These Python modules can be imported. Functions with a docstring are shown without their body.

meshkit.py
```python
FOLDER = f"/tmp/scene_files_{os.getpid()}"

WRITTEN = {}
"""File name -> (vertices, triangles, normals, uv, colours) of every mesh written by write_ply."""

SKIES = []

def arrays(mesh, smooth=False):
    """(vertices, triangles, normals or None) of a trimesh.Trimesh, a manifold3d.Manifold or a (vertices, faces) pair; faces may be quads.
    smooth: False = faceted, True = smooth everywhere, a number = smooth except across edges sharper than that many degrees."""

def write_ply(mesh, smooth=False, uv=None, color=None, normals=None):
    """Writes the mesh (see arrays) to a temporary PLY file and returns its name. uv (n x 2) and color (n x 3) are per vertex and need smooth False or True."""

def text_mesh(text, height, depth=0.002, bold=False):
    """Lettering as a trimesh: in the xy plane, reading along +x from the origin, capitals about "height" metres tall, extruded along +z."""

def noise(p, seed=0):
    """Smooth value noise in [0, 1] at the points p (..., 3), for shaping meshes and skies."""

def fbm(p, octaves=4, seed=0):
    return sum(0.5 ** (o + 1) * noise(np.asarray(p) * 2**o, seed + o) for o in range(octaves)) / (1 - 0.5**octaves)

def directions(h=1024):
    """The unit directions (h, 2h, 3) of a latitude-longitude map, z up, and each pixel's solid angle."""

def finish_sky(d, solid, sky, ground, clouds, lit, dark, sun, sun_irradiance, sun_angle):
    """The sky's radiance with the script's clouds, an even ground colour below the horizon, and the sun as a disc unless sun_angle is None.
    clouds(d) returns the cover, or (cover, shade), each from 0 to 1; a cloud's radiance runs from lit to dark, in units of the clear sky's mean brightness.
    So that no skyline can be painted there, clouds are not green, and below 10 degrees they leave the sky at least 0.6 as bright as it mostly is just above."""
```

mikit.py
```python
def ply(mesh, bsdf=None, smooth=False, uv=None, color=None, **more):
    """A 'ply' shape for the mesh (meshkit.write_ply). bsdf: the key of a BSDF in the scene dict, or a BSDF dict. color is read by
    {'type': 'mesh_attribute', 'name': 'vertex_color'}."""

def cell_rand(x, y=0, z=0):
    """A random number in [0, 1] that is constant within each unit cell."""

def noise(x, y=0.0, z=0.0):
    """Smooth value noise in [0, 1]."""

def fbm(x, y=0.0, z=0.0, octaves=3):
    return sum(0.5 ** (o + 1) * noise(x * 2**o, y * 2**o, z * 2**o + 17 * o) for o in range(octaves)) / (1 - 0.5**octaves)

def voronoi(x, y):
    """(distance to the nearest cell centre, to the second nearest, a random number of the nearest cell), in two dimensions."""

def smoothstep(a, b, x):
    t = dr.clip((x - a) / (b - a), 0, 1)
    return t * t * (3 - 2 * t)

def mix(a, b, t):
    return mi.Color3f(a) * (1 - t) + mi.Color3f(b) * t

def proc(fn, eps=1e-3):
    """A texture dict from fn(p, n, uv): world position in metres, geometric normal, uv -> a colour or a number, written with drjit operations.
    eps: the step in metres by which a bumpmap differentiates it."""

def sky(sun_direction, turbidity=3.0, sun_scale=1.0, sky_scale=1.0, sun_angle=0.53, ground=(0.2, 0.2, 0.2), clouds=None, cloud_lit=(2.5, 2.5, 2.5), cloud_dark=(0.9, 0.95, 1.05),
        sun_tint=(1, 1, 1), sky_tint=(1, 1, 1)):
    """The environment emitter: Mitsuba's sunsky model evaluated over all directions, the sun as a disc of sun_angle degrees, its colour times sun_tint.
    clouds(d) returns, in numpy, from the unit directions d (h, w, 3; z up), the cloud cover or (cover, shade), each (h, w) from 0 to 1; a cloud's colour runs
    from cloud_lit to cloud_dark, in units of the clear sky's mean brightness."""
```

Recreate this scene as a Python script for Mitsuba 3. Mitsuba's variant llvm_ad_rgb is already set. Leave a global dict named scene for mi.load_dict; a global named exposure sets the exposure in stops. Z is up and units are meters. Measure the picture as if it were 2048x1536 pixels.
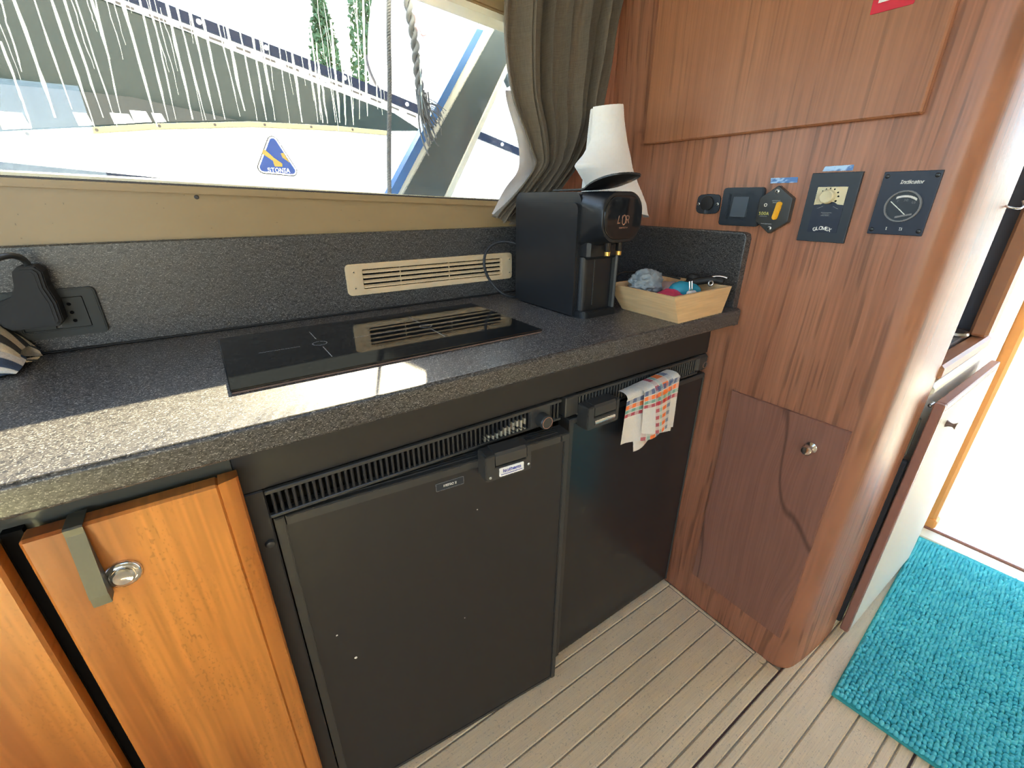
import math
import numpy as np
import trimesh
from scipy.interpolate import CubicSpline
import mitsuba as mi
import drjit as dr
import mikit
import meshkit
from mikit import noise, fbm, smoothstep, mix, voronoi
from shapely.geometry import Polygon, box as sbox, Point, LineString
from shapely import affinity

T = mi.ScalarTransform4f
scene, labels = {}, {}

# ------------------------------------------------------------------ camera, sky and sun, exposure
# Metres. x runs along the galley (bulkhead face at x = 0), y towards the window, z up from the cabin sole.
CAM = np.array([-0.98619, -0.56966, 1.11051])
R_RIGHT = np.array([0.82396, -0.56664, 0.00262])
R_DOWN = np.array([-0.22003, -0.32421, -0.92004])
R_FWD = np.array([0.52218, 0.75750, -0.39182])
scene['camera'] = {'type': 'perspective', 'fov': 99.02, 'fov_axis': 'x', 'near_clip': 0.02, 'far_clip': 3000.0,
                   'to_world': T().look_at(origin=CAM.tolist(), target=(CAM + R_FWD).tolist(), up=(-R_DOWN).tolist())}
SUN = (0.355, 0.740, 0.570)
scene['sky'] = mikit.sky(SUN, turbidity=3.2, sun_scale=1.40, sky_scale=1.6, sun_angle=0.7, ground=(0.23, 0.23, 0.21), sky_tint=(1.08, 1.0, 0.93), sun_tint=(0.93, 1.0, 0.94))
exposure = 4.5

# ------------------------------------------------------------------ materials
def rgb(c):
    return {'type': 'rgb', 'value': list(c)} if isinstance(c, (tuple, list)) else c


def mat(name, color, rough=0.5, metal=0.0, spec=0.5, bump=None, bump_scale=1.0, **more):
    b = {'type': 'principled', 'base_color': rgb(color), 'roughness': rough, 'metallic': metal, 'specular': spec, **more}
    if bump is not None:
        b = {'type': 'bumpmap', 'arbitrary': bump, 'scale': bump_scale, 'bsdf': b}
    scene[name] = {'type': 'twosided', 'bsdf': b}
    return name


def f_counter(p, n, uv):
    a = noise(p.x * 760, p.y * 760, p.z * 760)
    b = noise(p.x * 400 + 40, p.y * 400, p.z * 400)
    c = noise(p.x * 1500, p.y * 1500 + 9, p.z * 1500)
    light = smoothstep(0.56, 0.78, a * 0.6 + c * 0.4)
    dark = smoothstep(0.45, 0.75, b)
    return mix(mix((0.048, 0.045, 0.043), (0.018, 0.017, 0.017), dark), (0.235, 0.222, 0.205), light)


def f_veneer(p, n, uv):
    a, g = p.y + p.x * 0.9, p.z
    s = a + 0.020 * (noise(a * 7, g * 1.6, 3) - 0.5) + 0.012 * (noise(a * 3, g * 4.0, 8) - 0.5)
    band = fbm(s * 42, g * 1.1, 1.0, 3)
    fine = noise(s * 430, g * 9)
    pore = smoothstep(0.62, 0.86, noise(s * 210, g * 9, 5))
    ring = smoothstep(0.70, 0.92, noise(s * 60, g * 1.7, 15))
    c = mix((0.41, 0.180, 0.096), (0.32, 0.126, 0.066), band)
    return c * (1 - 0.30 * pore) * (1 - 0.16 * ring) * (0.88 + 0.24 * fine)


def f_panel(p, n, uv):
    a, g = p.y + p.x * 0.9, p.z
    s = a + 0.014 * (noise(a * 6, g * 1.3, 23) - 0.5)
    band = fbm(s * 26 + 7, g * 1.0, 2.0, 3)
    fine = noise(s * 520, g * 11, 2)
    pore = smoothstep(0.70, 0.9, noise(s * 260, g * 8.0, 9))
    c = mix((0.38, 0.162, 0.078), (0.315, 0.126, 0.060), band)
    return c * (1 - 0.18 * pore) * (0.92 + 0.16 * fine)


def f_hatch(p, n, uv):
    a, g = p.y + p.x * 0.9, p.z
    s = a + 0.05 * (noise(a * 5, g * 2.2, 31) - 0.5) + 0.02 * (noise(a * 9, g * 6, 33) - 0.5)
    band = fbm(s * 24, g * 0.8, 4.0, 3)
    fine = noise(s * 400, g * 9, 6)
    vein = 1 - smoothstep(0.0, 0.022, dr.abs(noise(s * 15, g * 1.1, 12) - 0.5))
    c = mix((0.31, 0.146, 0.096), (0.235, 0.104, 0.070), band)
    return c * (1 - 0.45 * vein) * (0.9 + 0.2 * fine)


def f_cherry(p, n, uv):
    a, g = p.x, p.z
    s = a + 0.022 * (noise(a * 9, g * 2.5, 3) - 0.5)
    band = fbm(s * 24, g * 1.6, 7.0, 3)
    fleck = smoothstep(0.70, 0.86, noise(s * 620, g * 240, 2)) * smoothstep(0.2, 0.9, noise(a * 40, g * 12, 4))
    fine = noise(s * 330, g * 14)
    c = mix((0.49, 0.182, 0.036), (0.26, 0.072, 0.012), smoothstep(0.3, 0.7, band))
    return mix(c, (0.26, 0.085, 0.02), 0.45 * fleck) * (0.9 + 0.2 * fine)


def f_sole(p, n, uv):
    fine = noise(p.x * 26, p.y * 900, 1)
    soft = fbm(p.x * 9, p.y * 14, 2, 3)
    grit = smoothstep(0.80, 0.92, noise(p.x * 420, p.y * 420, 4))
    return mix((0.83, 0.68, 0.45), (0.76, 0.61, 0.39), soft) * (0.93 + 0.14 * fine) * (1 - 0.25 * grit)


def f_bamboo(p, n, uv):
    g = noise(p.x * 30 + p.y * 30, p.z * 420, 3)
    k = fbm(p.x * 18, p.y * 18, p.z * 120, 3)
    return mix((0.68, 0.46, 0.24), (0.58, 0.365, 0.17), k) * (0.94 + 0.12 * g)


def f_curtain(p, n, uv):
    w = noise(uv.x * 900, uv.y * 60) * 0.5 + noise(uv.x * 60, uv.y * 900, 5) * 0.5
    return mix((0.115, 0.092, 0.065), (0.175, 0.142, 0.103), w)


def stripe(x, a, b, e=0.004):
    return smoothstep(a - e, a + e, x) * (1 - smoothstep(b - e, b + e, x))


def f_plaid(p, n, uv):
    # printed towel: orange, navy, green and red bands woven both ways on off-white cotton
    c = mi.Color3f(0.74, 0.69, 0.60)
    ku = uv.x * 7 - dr.floor(uv.x * 7)
    kv = uv.y * 7.5 - dr.floor(uv.y * 7.5)
    cu = 0.55 + 0.45 * stripe(ku, 0.0, 0.5, 0.05)
    cv = 0.25 + 0.75 * stripe(kv, 0.0, 0.5, 0.05)
    navy, orange, green, red = (0.085, 0.115, 0.22), (0.92, 0.21, 0.045), (0.13, 0.34, 0.24), (0.46, 0.03, 0.06)
    for a, b, col, k in ((0.38, 0.47, red, 0.85), (0.485, 0.55, green, 0.6), (0.56, 0.70, orange, 0.95), (0.72, 0.83, navy, 0.75)):
        c = mix(c, mi.Color3f(col), stripe(uv.x, a, b) * k * cv)
    for a, b, col, k in ((0.15, 0.23, navy, 0.9), (0.245, 0.325, orange, 0.95), (0.335, 0.395, green, 0.85), (0.41, 0.475, red, 0.9)):
        c = mix(c, mi.Color3f(col), stripe(uv.y, a, b) * k * cu)
    return c * (0.92 + 0.16 * noise(uv.x * 160, uv.y * 160))


def f_striped(p, n, uv):
    t = uv.y * 9.5
    f = t - dr.floor(t)
    ink = stripe(f, 0.5, 0.97, 0.03)
    blue = smoothstep(0.60, 0.62, uv.y)
    base = mix((0.62, 0.50, 0.33), (0.66, 0.60, 0.52), blue)
    dark = mix((0.07, 0.065, 0.055), (0.06, 0.08, 0.12), blue)
    return mix(base, dark, ink) * (0.9 + 0.2 * noise(uv.x * 240, uv.y * 240))


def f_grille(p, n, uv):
    # broken-edged cream patch low on part of the fridge grille
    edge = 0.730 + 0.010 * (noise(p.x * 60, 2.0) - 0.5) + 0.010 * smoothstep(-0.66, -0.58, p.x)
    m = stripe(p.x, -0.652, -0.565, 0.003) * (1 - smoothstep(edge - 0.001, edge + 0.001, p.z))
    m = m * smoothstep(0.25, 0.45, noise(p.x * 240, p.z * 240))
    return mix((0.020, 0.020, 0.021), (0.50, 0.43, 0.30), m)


def f_gelcoat(p, n, uv):
    return mix((0.36, 0.248, 0.122), (0.335, 0.226, 0.108), fbm(p.x * 12, p.y * 12, p.z * 12)) * (1 - 0.5 * smoothstep(0.975, 0.99, noise(p.x * 150, p.z * 150)))


def f_tape(p, n, uv):
    w = fbm(p.y * 120 + p.z * 60, p.z * 160, 1, 2)
    return mix((0.06, 0.18, 0.45), (0.42, 0.62, 0.84), smoothstep(0.35, 0.75, w))


def f_pile(p, n, uv):
    v = noise(p.x * 55, p.y * 55, 3)
    return mix((0.11, 0.60, 0.67), (0.20, 0.75, 0.79), v)


def f_leaf(p, n, uv):
    return mix((0.09, 0.15, 0.06), (0.18, 0.25, 0.11), noise(p.x * 2, p.y * 2, p.z * 2))


def f_towelpaper(p, n, uv):
    d = smoothstep(0.55, 0.8, noise(p.x * 260, p.z * 260, p.y * 260))
    return mix((0.80, 0.765, 0.71), (0.785, 0.75, 0.69), d)


P = mikit.proc
mat('m_counter', P(f_counter), 0.36, spec=0.65)
mat('m_veneer', P(f_veneer), 0.34, spec=0.5)
mat('m_panel', P(f_panel), 0.36, spec=0.5)
mat('m_hatch', P(f_hatch), 0.36, spec=0.5)
mat('m_cherry', P(f_cherry), 0.40, spec=0.45)
mat('m_sole', P(f_sole), 0.48, spec=0.4)
mat('m_caulk', (0.33, 0.275, 0.195), 0.6)
mat('m_hatch_gap', (0.06, 0.025, 0.02), 0.7)
mat('m_bamboo', P(f_bamboo), 0.5)
mat('m_curtain', P(f_curtain), 0.85, spec=0.2, sheen=0.4)
mat('m_lining', (0.62, 0.57, 0.54), 0.85, spec=0.2)
mat('m_plaid', P(f_plaid), 0.9, spec=0.15)
mat('m_striped', P(f_striped), 0.9, spec=0.15)
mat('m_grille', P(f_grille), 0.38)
mat('m_gelcoat', P(f_gelcoat), 0.35)
mat('m_headliner', (0.60, 0.55, 0.45), 0.7)
mat('m_cabin_white', (0.72, 0.68, 0.60), 0.55)
mat('m_tape', P(f_tape), 0.25)
mat('m_pile', P(f_pile), 0.85, spec=0.2, sheen=0.5)
mat('m_mat_base', (0.06, 0.40, 0.40), 0.85, spec=0.2)
mat('m_paper', P(f_towelpaper), 0.85, spec=0.2)
mat('m_black_vinyl', (0.020, 0.019, 0.019), 0.46)
mat('m_black_gloss', (0.018, 0.020, 0.022), 0.21)
mat('m_black_trim', (0.042, 0.042, 0.039), 0.33)
mat('m_black_matte', (0.013, 0.012, 0.011), 0.6)
mat('m_void', (0.006, 0.006, 0.006), 0.8, spec=0.1)
mat('m_rubber', (0.022, 0.024, 0.027), 0.5)
mat('m_hob', (0.005, 0.006, 0.007), 0.03, spec=0.7)
mat('m_machine', (0.011, 0.012, 0.014), 0.34, spec=0.5)
mat('m_piano', (0.006, 0.006, 0.007), 0.05, spec=0.6)
mat('m_beige_plastic', (0.70, 0.52, 0.31), 0.42)
mat('m_beige_dark', (0.36, 0.26, 0.21), 0.5)
mat('m_cream', (0.80, 0.74, 0.55), 0.4)
mat('m_ivory', (0.70, 0.61, 0.38), 0.4)
mat('m_socket', (0.026, 0.029, 0.025), 0.5)
mat('m_panel_black', (0.022, 0.028, 0.036), 0.40)
mat('m_panel_navy', (0.012, 0.017, 0.034), 0.35)
mat('m_key', (0.055, 0.07, 0.085), 0.4)
mat('m_print_white', (0.75, 0.72, 0.66), 0.6)
mat('m_print_grey', (0.20, 0.20, 0.20), 0.6)
mat('m_print_yellow', (0.60, 0.52, 0.15), 0.6)
mat('m_lever', (0.85, 0.42, 0.02), 0.4)
mat('m_chrome', (0.80, 0.79, 0.78), 0.08, metal=1.0)
mat('m_steel', (0.55, 0.52, 0.47), 0.30, metal=1.0)
mat('m_brushed', (0.10, 0.098, 0.078), 0.42, metal=0.5)
mat('m_gold', (0.90, 0.62, 0.20), 0.16, metal=1.0)
mat('m_rose', (0.85, 0.55, 0.42), 0.25, metal=1.0)
mat('m_red', (0.62, 0.02, 0.04), 0.5)
mat('m_white', (0.82, 0.82, 0.80), 0.45)
mat('m_blue_print', (0.02, 0.03, 0.28), 0.5)
mat('m_hull', (0.86, 0.87, 0.84), 0.25)
mat('m_deck', (0.86, 0.85, 0.82), 0.5)
mat('m_boat_glass', (0.018, 0.032, 0.034), 0.10, spec=0.2)
mat('m_boat_trim', (0.055, 0.060, 0.060), 0.5, spec=0.2)
mat('m_boat_dash', (0.32, 0.22, 0.15), 0.6)
mat('m_gasket', (0.34, 0.29, 0.16), 0.5)
mat('m_screw', (0.06, 0.05, 0.045), 0.5)
mat('m_navy', (0.004, 0.011, 0.034), 0.5, spec=0.2)
mat('m_badge_blue', (0.020, 0.050, 0.19), 0.5, spec=0.2)
mat('m_badge_gold', (0.30, 0.20, 0.045), 0.5, spec=0.2)
mat('m_post_blue', (0.055, 0.145, 0.34), 0.3)
mat('m_post_grey', (0.065, 0.082, 0.085), 0.3)
mat('m_post_cream', (0.70, 0.67, 0.56), 0.35)
mat('m_rope', (0.15, 0.16, 0.17), 0.9)
mat('m_rope_dark', (0.13, 0.135, 0.14), 0.9)
mat('m_thread', (0.70, 0.22, 0.22), 0.9)
mat('m_water', (0.03, 0.06, 0.06), 0.08)
mat('m_leaf', P(f_leaf), 0.7)
mat('m_bark', (0.10, 0.08, 0.06), 0.9)
mat('m_orange_wood', (0.72, 0.30, 0.07), 0.4)
mat('m_red_wood', (0.34, 0.155, 0.105), 0.4)
mat('m_rail_wood', (0.44, 0.20, 0.10), 0.4)
mat('m_dark_glass', (0.14, 0.135, 0.145), 0.35)
mat('m_bag', (0.24, 0.27, 0.28), 0.45)
mat('m_pink', (0.55, 0.04, 0.10), 0.35)
mat('m_clear_bag', (0.42, 0.30, 0.27), 0.2)
mat('m_teal', (0.02, 0.26, 0.36), 0.15)
mat('m_bronze', (0.20, 0.12, 0.09), 0.4)
mat('m_dark_olive', (0.075, 0.075, 0.058), 0.45)
scene['m_pane'] = {'type': 'thindielectric', 'int_ior': 1.5}
scene['m_dial_glass'] = {'type': 'thindielectric', 'int_ior': 1.45}
scene['m_streak'] = {'type': 'principledthin', 'base_color': rgb((0.24, 0.29, 0.275)), 'roughness': 0.6, 'diff_trans': 1.5, 'spec_trans': 0.0}

# ------------------------------------------------------------------ mesh helpers
COUNT = {}


def add(name, mesh, m, parent=None, smooth=False, to=None, **kw):
    base = f'{parent}__{name}' if parent else name
    key = base
    if key in scene or key in COUNT:
        COUNT[base] = COUNT.get(base, 0) + 1
        key = f'{base}_{COUNT[base]:03d}'
    COUNT.setdefault(key, 0)
    d = dict(mesh) if isinstance(mesh, dict) else mikit.ply(mesh, m, smooth=smooth, **kw)
    if to is not None:
        d['to_world'] = to
    scene[key] = d
    return key


def root(name):
    key = name
    if name in COUNT:
        COUNT[name] += 1
        key = f'{name}_{COUNT[name]:03d}'
    COUNT[key] = COUNT.get(key, 0)
    return key


def tag(key, label, cat=None, group=None, kind=None):
    d = {'label': label}
    if cat: d['category'] = cat
    if group: d['group'] = group
    if kind: d['kind'] = kind
    labels[key] = d
    return key


def struct(key, label=None):
    labels[key] = {'kind': 'structure'}
    if label: labels[key]['label'] = label
    return key


def box(x0, x1, y0, y1, z0, z1, b=0.0):
    x0, x1, y0, y1, z0, z1 = min(x0, x1), max(x0, x1), min(y0, y1), max(y0, y1), min(z0, z1), max(z0, z1)
    if b <= 0:
        m = trimesh.creation.box((x1 - x0, y1 - y0, z1 - z0))
        m.apply_translation(((x0 + x1) / 2, (y0 + y1) / 2, (z0 + z1) / 2))
        return m
    b = min(b, (x1 - x0) / 2.01, (y1 - y0) / 2.01, (z1 - z0) / 2.01)
    v = []
    for i in (0, 1):
        for j in (0, 1):
            for k in (0, 1):
                c = [(x0, x1)[i], (y0, y1)[j], (z0, z1)[k]]
                s = [1 - 2 * i, 1 - 2 * j, 1 - 2 * k]
                for keep in range(3):
                    q = [c[a] + s[a] * b * (a != keep) for a in range(3)]
                    v.append(q)
    return trimesh.convex.convex_hull(np.array(v))


def rrect(w, h, r, cx=0.0, cy=0.0, n=6):
    r = min(r, w / 2 - 1e-5, h / 2 - 1e-5)
    return sbox(cx - w / 2 + r, cy - h / 2 + r, cx + w / 2 - r, cy + h / 2 - r).buffer(r, quad_segs=n)


def frame(o, U, V):
    U, V = np.array(U, float), np.array(V, float)
    U /= np.linalg.norm(U)
    V -= U * (U @ V)
    V /= np.linalg.norm(V)
    M = np.eye(4)
    M[:3, 0], M[:3, 1], M[:3, 2], M[:3, 3] = U, V, np.cross(U, V), o
    return M


def BK(y, z, off=0.0):            # on the bulkhead, facing -x
    return frame((-off, y, z), (0, -1, 0), (0, 0, 1))


def FR(x, z, y=0.0):              # on a face that looks to -y
    return frame((x, y, z), (1, 0, 0), (0, 0, 1))


def UP(x, y, z):                  # lying flat
    return frame((x, y, z), (1, 0, 0), (0, 1, 0))


def ext(poly, d, M=None, bev=0.0):
    """Extrude a polygon by d along the frame's normal; bev rounds off the outer edge."""
    def one(pl, h):
        return [trimesh.creation.extrude_polygon(g, h, engine='earcut') for g in getattr(pl, 'geoms', [pl])]
    ms = one(poly, d - bev)
    if bev > 0:
        for k in (0.35, 0.7, 1.0):
            a = k * math.pi / 2
            q = poly.buffer(-bev * (1 - math.cos(a)))
            if not q.is_empty:
                ms += one(q, d - bev + bev * math.sin(a))
    m = trimesh.util.concatenate(ms)
    if M is not None:
        m.apply_transform(M)
    return m


def hull_plate(poly, d, M, bev):
    """Convex bevelled plate."""
    c = np.array(poly.exterior.coords)[:-1]
    q = np.array(poly.buffer(-bev).exterior.coords)[:-1]
    q2 = np.array(poly.buffer(-bev * 0.3).exterior.coords)[:-1]
    v = np.vstack([np.c_[c, np.zeros(len(c))], np.c_[c, np.full(len(c), d - bev)], np.c_[q2, np.full(len(q2), d - bev * 0.3)], np.c_[q, np.full(len(q), d)]])
    m = trimesh.convex.convex_hull(v)
    m.apply_transform(M)
    return m


def lathe(profile, M=None, n=32):
    m = trimesh.creation.revolve(np.array(profile, float), sections=n)
    if M is not None:
        m.apply_transform(M)
    return m


def spline(pts, n=40):
    from scipy.interpolate import CubicSpline
    p = np.array(pts, float)
    t = np.r_[0, np.cumsum(np.linalg.norm(np.diff(p, axis=0), axis=1))]
    return CubicSpline(t, p)(np.linspace(0, t[-1], n))


def tube(pts, r, sides=10, caps=True):
    p = np.asarray(pts, float)
    n = len(p)
    r = np.broadcast_to(r, (n,))
    t = np.gradient(p, axis=0)
    t /= np.linalg.norm(t, axis=1, keepdims=True) + 1e-12
    a = np.cross(t[0], [0.3, 0.2, 0.93])
    a /= np.linalg.norm(a)
    A = []
    for k in range(n):
        a = a - t[k] * (a @ t[k])
        a /= np.linalg.norm(a)
        A.append(a)
    A = np.array(A)
    Bn = np.cross(t, A)
    ang = np.arange(sides) * 2 * np.pi / sides
    v = p[:, None] + r[:, None, None] * (np.cos(ang)[None, :, None] * A[:, None] + np.sin(ang)[None, :, None] * Bn[:, None])
    v = v.reshape(-1, 3)
    f = []
    for i in range(n - 1):
        for j in range(sides):
            q = (i * sides + j, i * sides + (j + 1) % sides, (i + 1) * sides + (j + 1) % sides, (i + 1) * sides + j)
            f += [(q[0], q[1], q[2]), (q[0], q[2], q[3])]
    if caps:
        v = np.vstack([v, p[:1], p[-1:]])
        for j in range(sides):
            f.append((n * sides, (j + 1) % sides, j))
            f.append((n * sides + 1, (n - 1) * sides + j, (n - 1) * sides + (j + 1) % sides))
    return trimesh.Trimesh(v, np.array(f), process=False)


def sheet(grid, closed=False):
    """(rows, cols, 3) points -> mesh and uv."""
    g = np.asarray(grid, float)
    a, b = g.shape[:2]
    i, j = np.meshgrid(np.arange(a - 1), np.arange(b - 1), indexing='ij')
    q = np.stack([i * b + j, i * b + j + 1, (i + 1) * b + j + 1, (i + 1) * b + j], -1).reshape(-1, 4)
    f = np.vstack([q[:, [0, 1, 2]], q[:, [0, 2, 3]]])
    vv, uu = np.meshgrid(np.linspace(0, 1, a), np.linspace(0, 1, b), indexing='ij')
    return trimesh.Trimesh(g.reshape(-1, 3), f, process=False), np.c_[uu.ravel(), vv.ravel()]


def cat(*ms):
    return trimesh.util.concatenate([m for m in ms])


TXT = {}


def text(s, h, M, d=0.0006, center=True, bold=False, stretch=1.0, italic=0.0):
    m = meshkit.text_mesh(s, h, d, bold)
    m.apply_scale((stretch, 1, 1))
    if italic:
        S = np.eye(4); S[0, 1] = italic
        m.apply_transform(S)
    if center:
        b = m.bounds
        m.apply_translation((-(b[0, 0] + b[1, 0]) / 2, -h / 2, 0))
    m.apply_transform(M)
    return m


def move(M, u=0.0, v=0.0, w=0.0, rot=0.0):
    L = np.eye(4)
    c, s = math.cos(rot), math.sin(rot)
    L[:2, :2] = [[c, -s], [s, c]]
    L[:3, 3] = (u, v, w)
    return M @ L


def screw_head(M, r, h=0.0015, n=20):
    prof = [(0, 0), (r, 0), (r, h * 0.3), (r * 0.8, h * 0.8), (r * 0.45, h), (0, h)]
    return lathe(prof, M, n)


def cross_slot(M, r, d=0.0004):
    c = affinity.rotate(sbox(-r, -r * 0.22, r, r * 0.22), 35, origin=(0, 0)).union(affinity.rotate(sbox(-r * 0.22, -r, r * 0.22, r), 35, origin=(0, 0)))
    return ext(c, d, M)


rng = np.random.default_rng(7)
ZC, YB = 0.8816, 0.3857

# ================================================================== THE SETTING
# ---- cabin sole: planks of moulded teak-pattern vinyl in hatch panels
struct('floor')
add('base', box(-3.4, 0.99, -2.4, 0.45, -0.06, -0.0034), 'm_caulk', 'floor')


def plank(x0, x1, y0, y1, h=0.0):
    add('plank', box(x0, x1, y0 + 0.0014, y1 - 0.0014, -0.0044, h, 0.0022), 'm_sole', 'floor')


seams = [-0.018, -0.072, -0.1246, -0.178, -0.2336, -0.286]
plank(-3.39, -0.001, -0.018, 0.02)
for a, b in zip(seams[1:], seams[:-1]):
    plank(-3.39, -0.0115, a, b)
add('hatch_border', box(-0.0095, -0.0008, -0.286, -0.018, -0.0044, 0, 0.002), 'm_sole', 'floor')
corner = sbox(-3.39, -0.316, -0.02, -0.288).union(sbox(-3.39, -0.316 + 0.012, 0.006, -0.288)).union(Point(-0.006, -0.304).buffer(0.012))
add('hatch_border', ext(corner, 0.0044, UP(0, 0, -0.0044), 0.002), 'm_sole', 'floor', 30)
add('hatch_rim', box(-3.39, 0.0, -0.3465, -0.3195, -0.0044, -0.0004, 0.0022), 'm_sole', 'floor')
add('hatch_gap', box(-3.39, 0.86, -0.3505, -0.3472, -0.0044, -0.0018), 'm_hatch_gap', 'floor')
add('hatch_rim', box(-3.39, 0.86, -0.3735, -0.3512, -0.0044, -0.0004, 0.0022), 'm_sole', 'floor')
add('hatch_border', box(-3.39, 0.86, -0.3945, -0.3765, -0.0044, 0, 0.0022), 'm_sole', 'floor')
for a, b in ((-0.452, -0.3957), (-0.507, -0.452), (-0.5595, -0.507)):
    plank(-3.39, 0.86, a, b)
add('hatch_border', box(-3.39, 0.86, -0.580, -0.561, -0.0044, 0, 0.0022), 'm_sole', 'floor')
add('hatch_rim', box(-3.39, 0.86, -0.605, -0.583, -0.0044, -0.0004, 0.0022), 'm_sole', 'floor')
add('hatch_gap', box(-3.39, 0.86, -0.6092, -0.6060, -0.0044, -0.0018), 'm_hatch_gap', 'floor')
add('hatch_rim', box(-3.39, 0.86, -0.632, -0.610, -0.0044, -0.0004, 0.0022), 'm_sole', 'floor')
y = -0.634
while y > -2.35:
    plank(-3.39, 0.86, y - 0.0545, y)
    y -= 0.0545
# threshold at the side door
struct('threshold_trim')
labels['threshold_trim'] = {'kind': 'structure'}
add('step_strip', box(0.861, 0.885, -1.3, -0.373, -0.004, 0.004, 0.003), 'm_cream', 'threshold_trim')
add('step_strip', box(0.889, 0.905, -1.3, -0.373, -0.004, 0.006, 0.003), 'm_beige_plastic', 'threshold_trim')
add('step_strip', box(0.908, 0.972, -1.3, -0.373, -0.004, 0.008, 0.003), 'm_cream', 'threshold_trim')
add('sill_bead', box(0.973, 0.983, -1.3, -0.345, -0.004, 0.014, 0.003), 'm_red_wood', 'threshold_trim')

# ---- bulkhead with its rounded end
struct('wall_right')
ep = CubicSpline(np.linspace(0, 1, 11), np.array([(0.0, -0.300), (0.0, -0.316), (0.0022, -0.331), (0.0080, -0.343), (0.0180, -0.3525), (0.0330, -0.3600), (0.0600, -0.3650), (0.1000, -0.3695), (0.1500, -0.3726), (0.1950, -0.3740), (0.2350, -0.3740)]))(np.linspace(0, 1, 70))
prof = Polygon([(0.030, 0.445), (0.0, 0.445)] + [tuple(q) for q in ep] + [(0.235, -0.345), (0.030, -0.345)])
add('bulkhead_panel', ext(prof, 1.97, UP(0, 0, 0.0)), 'm_veneer', 'wall_right', 30)
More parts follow.
